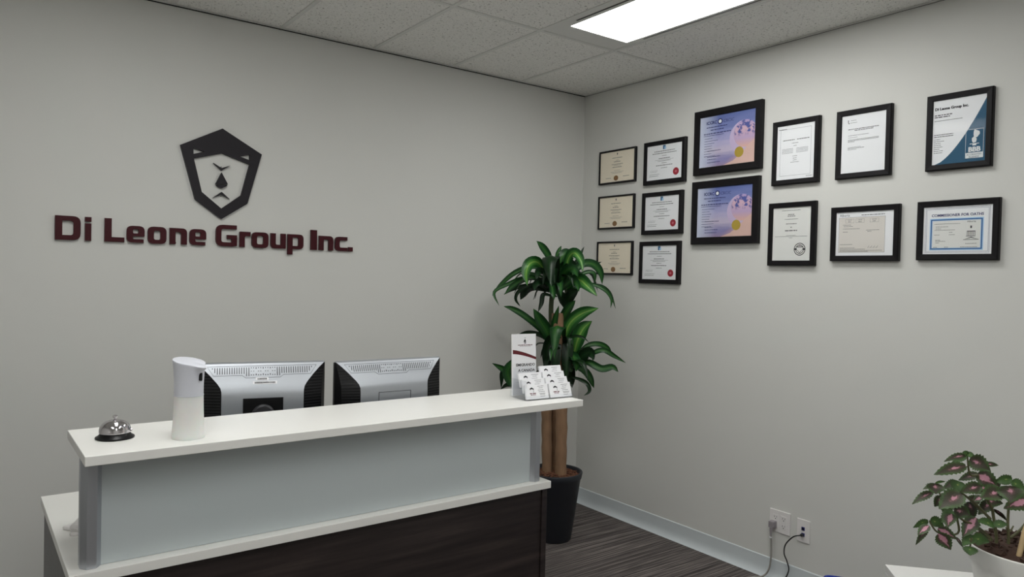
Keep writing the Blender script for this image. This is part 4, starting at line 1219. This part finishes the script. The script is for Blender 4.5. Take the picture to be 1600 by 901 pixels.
# ================================================================== things on the counter
# call bell
t = thing('call_bell', 'chrome call bell on a black base at the counter end', 'bell', (-3.003, -1.424, ZT))
MB().lathe([(0.0, 0), (.046, 0), (.0495, .002), (.049, .005), (.043, .008), (.0395, .0125), (.037, .016), (.0, .0165)], 48).build('base', BLACK_PL, t, smooth='auto')
MB().lathe([(.0385, .0165), (.0405, .0170), (.0405, .0185), (.0400, .024), (.0378, .033), (.0330, .041), (.0250, .0475), (.0150, .0512), (.006, .0525), (.0, .0528)], 48).build('dome', CHROME, t, smooth='auto')
MB().lathe([(.003, .052), (.003, .057), (.0062, .0580), (.0068, .0605), (.006, .0630), (.003, .0645), (0, .065)], 24).build('button', CHROME, t, smooth='auto')
MB().lathe([(0, 0), (.0035, 0), (.0035, .004), (0, .006)], 16, Matrix.Translation((.036, -.017, .0225)) @ Matrix.Rotation(math.pi / 2, 4, 'Y')).build('rivet', CHROME, t, smooth='auto')

# soap / sanitiser dispenser
t = thing('sanitizer_dispenser', 'white automatic sanitizer dispenser with spout beside the call bell', 'dispenser', (-2.832, -1.516, ZT))
SP = math.radians(-58)


def disp_ring(z, n=64):
    r = .0385 + .0055 * ((z - .135) / .135) ** 2 if z < .135 else .0385 + .0040 * ((z - .135) / .075) ** 2
    return r


def dispenser_upper():
    n, m_ = 64, 18
    vs = []; fs = []
    for i in range(m_ + 1):
        f_ = i / m_
        for k in range(n):
            a = 2 * math.pi * k / n
            d = (a - SP + math.pi) % (2 * math.pi) - math.pi
            zt = .2150 - .20 * .042 * math.cos(d) - .006 * math.exp(-(d / .5) ** 2)
            z = .122 + f_ * (zt - .122)
            lift = max(0, (f_ - .72) / .28)
            r = disp_ring(z) + .021 * math.exp(-(d / .30) ** 2) * lift ** 1.4
            vs.append((r * math.cos(a), r * math.sin(a), z))
        if i:
            for k in range(n):
                k2 = (k + 1) % n
                fs.append(((i - 1) * n + k, (i - 1) * n + k2, i * n + k2, i * n + k))
    # rounded lid
    last = m_ * n
    for j, (sc, dz) in enumerate(((.985, .0012), (.95, .0018), (.5, .0018), (.0, .0018))):
        base = len(vs)
        if sc == 0:
            vs.append((0, 0, .2150 + dz)); c_ = base
            fs += [(last + k, last + (k + 1) % n, c_) for k in range(n)]
        else:
            for k in range(n):
                x, y, z = vs[m_ * n + k]
                zc = .2150
                vs.append((x * sc, y * sc, zc + (z - zc) * sc + dz))
            for k in range(n):
                k2 = (k + 1) % n
                fs.append((last + k, last + k2, base + k2, base + k))
            last = base
    return MB().add(vs, fs)


dispenser_upper().build('upper_body', WHITE_PL, t, smooth='auto')
prof = [(0, 0.001), (.040, 0.001), (.0425, .0), (.0438, .003)] + [(disp_ring(z), z) for z in [.012 + .0108 * k for k in range(11)]] + [(.0, .121)]
MB().lathe(prof, 64).build('reservoir', MILKY, t, smooth='auto')
MB().lathe([(.0392, .1195), (.0396, .1202), (.0396, .1216), (.0392, .1222)], 64).build('seam_ring', WHITE_PL, t, smooth='auto')
R_ = Matrix.Rotation(SP, 4, 'Z')
sm = MB()
sm.prism([rrect(-.0038, .0038, .163, .187, .0037)], -.0448, -.036)
sm.v = [tuple(Matrix.Rotation(SP + math.pi / 2, 4, 'Z') @ Vector(p)) for p in sm.v]
sm.build('sensor_window', BLACK_PL, t)

# clear card and brochure holder
HX, HY, HR = -1.619, -1.512, math.radians(-4)
hold = thing('card_holder', 'clear acrylic tiered holder for cards and brochures on counter', 'card holder', (HX, HY, ZT), HR)
ac = MB()
CW, CH = .104, .0575
ac.box(-.004, .222, -.004, .095, 0, .002)
ac.build('base_plate', ACRYLIC, hold)
for i in range(4):
    yb, zb = .004 + .022 * i, .003 + .020 * i
    m = MB()
    m.box(0, .218, yb - .006, yb - .0045, zb - .002, zb + .014)
    m.box(0, .218, yb - .006, yb + .013, zb - .003, zb - .0015)
    m.build('pocket', ACRYLIC, hold)
MB().box(-.0035, -.0015, -.002, .11, .002, .075).build('side_wall', ACRYLIC, hold)
MB().box(.219, .221, -.002, .09, .002, .05).build('side_wall', ACRYLIC, hold)
MB().box(-.003, .113, .1145, .116, .002, .19).build('brochure_back', ACRYLIC, hold)
MB().box(-.003, .113, .094, .0955, .002, .118).build('brochure_pocket', ACRYLIC, hold)


def to_world(lx, ly):
    return (HX + math.cos(HR) * lx - math.sin(HR) * ly, HY + math.sin(HR) * lx + math.cos(HR) * ly)


def card_print(t, w, h, y, q):
    m = MB()
    cx, cz = w * .28, h * .62
    # dark hair cap of the printed face mark
    m.add([(cx - .008, y, cz), (cx - .0095, y, cz + .006), (cx, y, cz + .011), (cx + .0095, y, cz + .005), (cx + .008, y, cz - .002), (cx + .0055, y, cz + .003), (cx - .004, y, cz + .004)], [tuple(range(7))])
    m.add([(cx + .0055, y, cz - .009), (cx + .008, y, cz - .002), (cx + .009, y, cz - .002), (cx + .0065, y, cz - .010)], [(0, 1, 2, 3)])
    m.build('face_mark', INK_DARK, t)
    m = MB()
    word_line(m, w * .17, w * .44, h * .36, .0034, y, q); word_line(m, w * .2, w * .42, h * .27, .0026, y, q)
    m.build('name_print', INK_MAROON, t, stuff=True)
    m = MB()
    for z, a, b_ in ((.84, .55, .86), (.72, .6, .82), (.58, .55, .8), (.46, .57, .84), (.34, .6, .9), (.28, .62, .86), (.16, .62, .84)):
        word_line(m, w * a, w * (b_ - .04 + q.random() * .06), h * z, .0015, y, q)
    m.build('contact_print', INK, t, stuff=True)


names = {(0, 0): 'stack of white business cards in the front left pocket', (1, 0): 'stack of white business cards, second left pocket from the front', (2, 0): 'stack of white business cards, third left pocket below the brochure',
         (0, 1): 'stack of white business cards in the front right pocket', (1, 1): 'stack of white business cards, second right pocket from the front', (2, 1): 'stack of white business cards, third right pocket from the front',
         (3, 1): 'stack of white business cards in the rearmost right pocket'}
q = random.Random(11)
for (i, c_), lab in names.items():
    yb, zb = .004 + .022 * i, .003 + .020 * i
    wx = to_world(.002 + c_ * .112, yb)
    t = thing('business_cards', lab, 'business cards', (wx[0], wx[1], ZT + zb), HR, 'business card stacks in the holder')
    t.rotation_euler = (math.radians(-19), 0, HR)
    pm = rrect(0, CW, 0, CH, .003)
    MB().prism([pm], -.003, .006).build('card_stack', PAPER, t)
    card_print(t, CW, CH, -.0034, q)

wx = to_world(.001, .104)
t = thing('brochure', 'white brochure reading Emigrando a Canada with maroon band', 'brochure', (wx[0], wx[1], ZT + .004))
t.rotation_euler = (math.radians(-3), 0, HR)
BWD, BHT = .111, .242
MB().box(0, BWD, -.005, .005, 0, BHT).build('leaflet', PAPER, t, bevel=.0008)
m = MB()
n = 12
vs = []
for k in range(n + 1):
    f_ = k / n
    zc = BHT * (.745 - .13 * f_ ** 1.4)
    vs += [(BWD * f_, -.0054, zc), (BWD * f_, -.0054, zc - .016 + .006 * f_)]
m.add(vs, [(2 * k, 2 * k + 1, 2 * k + 3, 2 * k + 2) for k in range(n)])
m.build('maroon_band', INK_MAROON, t)
m = MB(); text_geo(m, 'EMIGRANDO', .0152, BWD * .54, BHT * .475, -.0054, 'CENTER', .0003); text_geo(m, 'A CANADA', .0152, BWD * .58, BHT * .385, -.0054, 'CENTER', .0003)
m.build('title_print', INK_DARK, t)
m = MB()
cx = BWD * .52
m.add([(cx - .007, -.0054, BHT * .872), (cx + .006, -.0054, BHT * .872), (cx, -.0054, BHT * .925)], [(0, 1, 2)])
m.add([(cx - .005, -.0054, BHT * .945), (cx, -.0054, BHT * .934), (cx + .006, -.0054, BHT * .948), (cx, -.0054, BHT * .94)], [(0, 1, 2, 3)])
m.add([(cx - .005, -.0054, BHT * .853), (cx, -.0054, BHT * .866), (cx + .007, -.0054, BHT * .853), (cx + .001, -.0054, BHT * .843)], [(0, 1, 2, 3)])
m.build('emblem_print', INK_DARK, t)
m = MB(); word_line(m, BWD * .22, BWD * .86, BHT * .815, .0026, -.0054, q); word_line(m, BWD * .3, BWD * .76, BHT * .8, .0014, -.0054, q)
m.build('name_print', INK_MAROON, t, stuff=True)

# telephone on the lower surface, mostly hidden by the left post
ang = 0.0112
px_, py_ = -3.1234 + .075 * 1 - .36 * .0112, -1.5738 + .355
t = thing('telephone', 'white rounded telephone handset lying on desk behind the left post', 'telephone', (px_, py_, Z1), math.radians(38))
hs = spline([(-.045, -.012, .014), (-.03, -.008, .022), (.01, .004, .03), (.06, .012, .03), (.1, .012, .022), (.115, .01, .014)], 20)
MB().tube(hs, [.011, .0155, .018, .0175, .016, .016] + [.0165 - .003 * math.sin(math.pi * i / 8) for i in range(8)] + [.0165] * 4 + [.013, .008], 16).build('handset', PLATE, t, smooth='auto')
MB().box(-.02, .12, -.05, .06, 0, .012).build('cradle_base', PLATE, t, bevel=.004)
MB().lathe([(0, 0), (.016, 0), (.017, .004), (.013, .010), (0, .011)], 24, Matrix.Translation((-.035, -.008, .0))).build('earpiece', PLATE, t, smooth='auto')

# ================================================================== outlets and cords on the right wall
t = thing('power_outlet', 'white double power outlet plate with four sockets on right wall', 'outlet', (0, -1.565, .301), -math.pi / 2)
MB().box(-.0585, .0585, -.006, 0, -.057, .057).build('cover_plate', PLATE, t, bevel=.0025)
for cx in (-.0232, .0232):
    MB().box(cx - .0165, cx + .0165, -.0072, -.005, -.0335, .0335).build('receptacle', PLATE, t, bevel=.0008)
    for cz in (-.019, .019):
        m = MB()
        m.box(cx - .0075, cx - .0055, -.0076, -.006, cz - .001, cz + .007).box(cx + .0055, cx + .0072, -.0076, -.006, cz, cz + .007)
        m.lathe([(0, 0), (.0026, 0)], 10, Matrix.Translation((cx, -.0077, cz - .007)) @ Matrix.Rotation(math.pi / 2, 4, 'X'))
        m.build('socket_slots', DARK_GREY, t, stuff=True)
t = thing('data_outlet', 'white data wall plate with two blue jacks', 'outlet', (0, -1.696, .293), -math.pi / 2)
MB().box(-.035, .035, -.006, 0, -.057, .057).build('cover_plate', PLATE, t, bevel=.0025)
for cz in (.012, -.018):
    MB().box(-.0085, .0085, -.0085, -.004, cz - .0085, cz + .0085).build('jack', JACK, t, bevel=.001)
    MB().box(-.0055, .0055, -.009, -.008, cz - .0055, cz + .004).build('jack_opening', BLACK_PL, t)
for cz in (.048, -.048):
    MB().lathe([(0, -.0002), (.003, 0), (.0034, .001)], 12, Matrix.Translation((0, -.0066, cz)) @ Matrix.Rotation(-math.pi / 2, 4, 'X')).build('screw', PLATE, t)

t = thing('power_cable', 'grey power cable plugged into the double outlet, hanging to floor', 'cord', (-.02, -1.535, .25))
L0 = Vector(t.location)
m = MB(); m.box(-.018, .014, -.0155, .0155, .018, .052)
m.build('plug', GREY_PLUG, t, bevel=.004)
MB().tube([(-.012, 0, .02), (-.014, 0, .0), (-.014, 0, -.02)], [.0095, .0065, .0048], 12).build('strain_relief', GREY_PLUG, t, smooth='auto')
MB().lathe([(.006, 0), (.0065, .001), (.0065, .006), (.006, .007)], 12, Matrix.Translation((-.014, 0, -.034))).build('cord_tie', PAPER, t)
path = [Vector((-.034, -1.535, .235)), Vector((-.03, -1.536, .19)), Vector((-.028, -1.536, .115)), Vector((-.032, -1.527, .05)), Vector((-.05, -1.505, .012)), Vector((-.11, -1.47, .006)), Vector((-.3, -1.45, .006)), Vector((-.55, -1.5, .006))]
MB().tube([p - L0 for p in spline(path, 60)], .0045, 10).build('cable', CORD_GREY, t, smooth='auto')

t = thing('network_cable', 'black network cable curving from lower blue jack to floor', 'cable', (-.01, -1.696, .275))
L0 = Vector(t.location)
MB().box(-.014, .0, -.006, .006, -.006, .006).build('connector', DARK_GREY, t, bevel=.001)
path = [Vector((-.022, -1.695, .275)), Vector((-.04, -1.665, .262)), Vector((-.045, -1.628, .215)), Vector((-.04, -1.617, .165)), Vector((-.035, -1.632, .125)), Vector((-.035, -1.642, .085)), Vector((-.045, -1.625, .035)), Vector((-.08, -1.6, .006)), Vector((-.25, -1.58, .005))]
MB().tube([p - L0 for p in spline(path, 60)], .0032, 10).build('cable', CORD_BLACK, t, smooth='auto')

# ================================================================== bin and cabinet at lower right
a_ = math.radians(-58)
e1 = Vector((math.cos(a_), math.sin(a_))); e2 = Vector((math.sin(a_), -math.cos(a_)))
c0 = Vector((-.593, -2.143)) + e1 * .17 + e2 * .125
t = thing('recycling_bin', 'blue open plastic bin on the floor beside the white cabinet', 'bin', (c0.x, c0.y, 0), a_)


def tub(prof, seg=6):
    vs = []; fs = []; n = None
    for hx, hy, z in prof:
        p = rnd([(-hx, -hy), (hx, -hy), (hx, hy), (-hx, hy)], [.035] * 4, seg)
        n = len(p)
        vs += [(a, b_, z) for a, b_ in p]
    for k in range(len(prof) - 1):
        for i in range(n):
            j = (i + 1) % n
            fs.append((k * n + i, k * n + j, (k + 1) * n + j, (k + 1) * n + i))
    fs.append(tuple(range(n))); fs.append(tuple((len(prof) - 1) * n + i for i in range(n)))
    return MB().add(vs, fs)


tub([(.13, .09, 0), (.165, .12, .35), (.17, .125, .353), (.17, .125, .367), (.166, .121, .369), (.16, .115, .366), (.126, .086, .01)]).build('tub', BIN_BLUE, t, smooth='auto')

e1 = Vector((.667, -.745)); ca = math.atan2(e1.y, e1.x)
CZ = .70
t = thing('white_cabinet', 'white laminate cabinet under the coleus plant at lower right', 'cabinet', (-1.153, -2.654, 0), ca)
MB().box(-.0, .82, -.62, 0, CZ - .022, CZ).build('top', CAB_WHITE, t, bevel=.0015)
MB().box(.0, .018, -.61, -.005, 0, CZ - .022).build('side_panel', CAB_WHITE, t)
MB().box(.802, .82, -.61, -.005, 0, CZ - .022).build('side_panel', CAB_WHITE, t)
MB().box(.018, .802, -.02, -.006, .0, CZ - .022).build('back_panel', CAB_WHITE, t)
MB().box(.018, .802, -.6, -.02, .06, .078).build('bottom_panel', CAB_WHITE, t)
for xa, xb in ((.003, .408), (.412, .817)):
    d = MB().box(xa, xb, -.628, -.61, .06, CZ - .026).build('door', CAB_WHITE, t, bevel=.001)
    hx = xb - .04 if xa < .2 else xa + .04
    MB().tube([(hx, -.628, .5), (hx, -.648, .5), (hx, -.648, .62), (hx, -.628, .62)], .005, 10).build('handle', ALU, d, smooth='auto')

# ================================================================== plants
def ribbon(pts, W, prof, hint, n=16, across=4, fold=.16, wave=0.0, teeth=0, q=None):
    c_ = spline(pts, n)
    L = sum((c_[i + 1] - c_[i]).length for i in range(n - 1))
    vs = []; uv = []; fs = []
    side0 = None
    ph = q.random() * 6 if q else 0
    for i, p in enumerate(c_):
        tg = (c_[min(i + 1, n - 1)] - c_[max(i - 1, 0)]).normalized()
        sd = tg.cross(hint)
        if sd.length < 1e-3: sd = tg.cross(Vector((0, 0, 1)))
        sd.normalize()
        if side0 is not None and sd.dot(side0) < 0: sd = -sd
        if side0 is not None: sd = (sd * .5 + side0 * .5); sd = (sd - tg * sd.dot(tg)).normalized()
        side0 = sd
        nr = sd.cross(tg).normalized()
        t_ = i / (n - 1)
        w = W * prof(t_)
        for k in range(across + 1):
            u = k / across * 2 - 1
            ww = w * u * .5
            if teeth and abs(u) > .99: ww *= 1 + (.14 if i % 2 else -.08)
            vs.append(p + sd * ww + nr * (fold * w * (abs(u) - .5) + wave * W * math.sin(t_ * 9 + ph + u * 2) * abs(u)))
            uv.append((k / across, t_))
    for i in range(n - 1):
        for k in range(across):
            a = i * (across + 1) + k
            fs.append((a, a + 1, a + across + 2, a + across + 1))
    return vs, fs, uv


def strap(t_):
    return max(0.02, (.42 + .58 * min(1, t_ / .35)) * (1 - max(0, (t_ - .5) / .5) ** 2.2))


def ovate(t_):
    return max(0.03, math.sin(math.pi * min(1, t_ * .97 + .03) ** .72) ** .85)


q = random.Random(5)
pc = Vector((-.588, -.47, 0))
t = thing('potted_dracaena', 'tall dracaena with striped arching leaves in charcoal pot in the corner', 'potted plant', pc)
MB().lathe([(0, 0), (.100, 0), (.105, .006), (.152, .355), (.157, .36), (.163, .392), (.161, .396), (.150, .396), (.146, .39), (.14, .345), (0, .34)], 56).build('pot', POT_DARK, t, smooth='auto')
so = MB().lathe([(.144, .368), (.1, .376), (.05, .380), (0, .382)], 32).build('soil', SOIL, t, smooth='auto')
ch = MB()
for k in range(260):
    r, a = .134 * math.sqrt(q.random()), q.random() * 6.283
    M = Matrix.Translation((r * math.cos(a), r * math.sin(a), .385 - .06 * r + q.random() * .006)) @ Matrix.Rotation(q.random() * 6, 4, 'Z') @ Matrix.Rotation(q.uniform(-.5, .5), 4, 'X')
    ch.box(-.011, .011, -.0035, .0035, -.0015, .0015, M)
o = ch.build('bark_mulch', MULCH, so); o['kind'] = 'stuff'
for pts, r in CANES:
    pts = [Vector(p) - pc for p in pts]
    pts[0].z = .35
    c_ = spline(pts, 30)
    MB().tube(c_, [r * (1 + .05 * math.sin(i * 2.1) + .03 * q.uniform(-1, 1)) for i in range(30)], 16).build('cane', CANE, t, smooth='auto')
for pts, r in SHOOTS:
    c_ = spline([Vector(p) - pc for p in pts], 16)
    MB().tube(c_, [r * (1 - .3 * i / 15) for i in range(16)], 10).build('shoot', SHOOT, t, smooth='auto')
for pts, W, tone in DRACAENA_LEAVES:
    pts = [Vector(p) for p in pts]
    for p in pts:   # leaves rest just off the two walls
        p.x = min(p.x, -.03); p.y = min(p.y, -.03)
    pts = [p - pc for p in pts]
    hint = Vector((-.58 + q.uniform(-.25, .25), -.68 + q.uniform(-.25, .25), .3 + q.uniform(-.2, .2))).normalized()
    vs, fs, uv = ribbon(pts, W * 1.06, strap, hint, 20, 4, .2, .07, 0, q)
    mm = LEAF_STRIPE if tone > .75 else (LEAF_MID if tone > .28 else LEAF_DEEP)
    MB().add(vs, fs).build('leaf', mm, t, smooth=True, uvs=uv)

# further leaves filling both heads, each its own arching blade
for hc, hr, cnt in ((HEADS[0], .05, 20), (HEADS[1], .05, 14)):
    hc = Vector(hc) - pc
    for k in range(cnt):
        az = 6.283 * (k + q.random() * .7) / cnt; el = q.uniform(.15, 1.25); Ln = q.uniform(.17, .30)
        d = Vector((math.cos(az) * math.cos(el), math.sin(az) * math.cos(el), math.sin(el)))
        hz = Vector((d.x, d.y, 0))
        p0 = hc + Vector((0, 0, q.uniform(-.06, .04)))
        pts = [p0, p0 + d * Ln * .4, p0 + d * Ln * .62 + hz * Ln * .18 + Vector((0, 0, -.02)), p0 + d * Ln * .6 + hz * Ln * .42 + Vector((0, 0, -.07 - q.random() * .07))]
        for p in pts:
            p.x = min(p.x, -.04 - pc.x); p.y = min(p.y, -.04 - pc.y)
        vs, fs, uv = ribbon(pts, q.uniform(.026, .045), strap, Vector((q.uniform(-.3, .3), q.uniform(-.3, .3), 1)).normalized(), 16, 4, .2, .07, 0, q)
        MB().add(vs, fs).build('leaf', q.choice((LEAF_DEEP, LEAF_DEEP, LEAF_MID)), t, smooth=True, uvs=uv)

pc = Vector((-1.254, -3.054, CZ))
t = thing('potted_coleus', 'coleus with pink-centred toothed leaves in white pot on cabinet', 'potted plant', pc)
MB().lathe([(0, 0), (.098, 0), (.102, .004), (.128, .150), (.133, .152), (.141, .190), (.1405, .194), (.136, .195), (.133, .19), (.126, .16), (0, .155)], 56).build('pot', POT_WHITE, t, smooth='auto')
so = MB().lathe([(.131, .186), (.11, .194), (.06, .204), (0, .206)], 32).build('soil', SOIL, t, smooth='auto')
cl = MB()
for k in range(150):
    r, a = .118 * math.sqrt(q.random()), q.random() * 6.283
    M = Matrix.Translation((r * math.cos(a), r * math.sin(a), 0.206 - .12 * r + q.random() * .004)) @ Matrix.Rotation(q.random() * 6, 4, 'Z') @ Matrix.Rotation(q.random() * 6, 4, 'X')
    s_ = q.uniform(.003, .008)
    cl.box(-s_, s_, -s_, s_, -s_ * .7, s_ * .7, M)
o = cl.build('soil_clods', SOIL, so); o['kind'] = 'stuff'
for pts, r in COLEUS_STEMS:
    c_ = spline([Vector(p) - pc for p in pts], 20)
    MB().tube(c_, [r * (1 - .35 * i / 19) for i in range(20)], 8).build('stem', STEM, t, smooth='auto')
for pts, W, tone in COLEUS_LEAVES:
    pts = [Vector(p) - pc for p in pts]
    hint = Vector((-.88 + q.uniform(-.3, .3), -.3 + q.uniform(-.35, .35), .34 + q.uniform(-.3, .3))).normalized()
    vs, fs, uv = ribbon([pts[0] - (pts[2] - pts[0]) * .06, pts[1], pts[2] + (pts[2] - pts[0]) * .06], W * 1.28, ovate, hint, 17, 4, .12, .03, 1, q)
    mm = COLEUS_PINK if tone > .82 else (COLEUS_DARK if tone > .33 else COLEUS_GREEN)
    MB().add(vs, fs).build('leaf', mm, t, smooth=True, uvs=uv)
c_ = [Vector(p) - pc for p in STAKE]
c_[0].z = .17
MB().tube(c_, [.006, .006, .005], 10).build('stake', STAKE_M, t, smooth='auto')
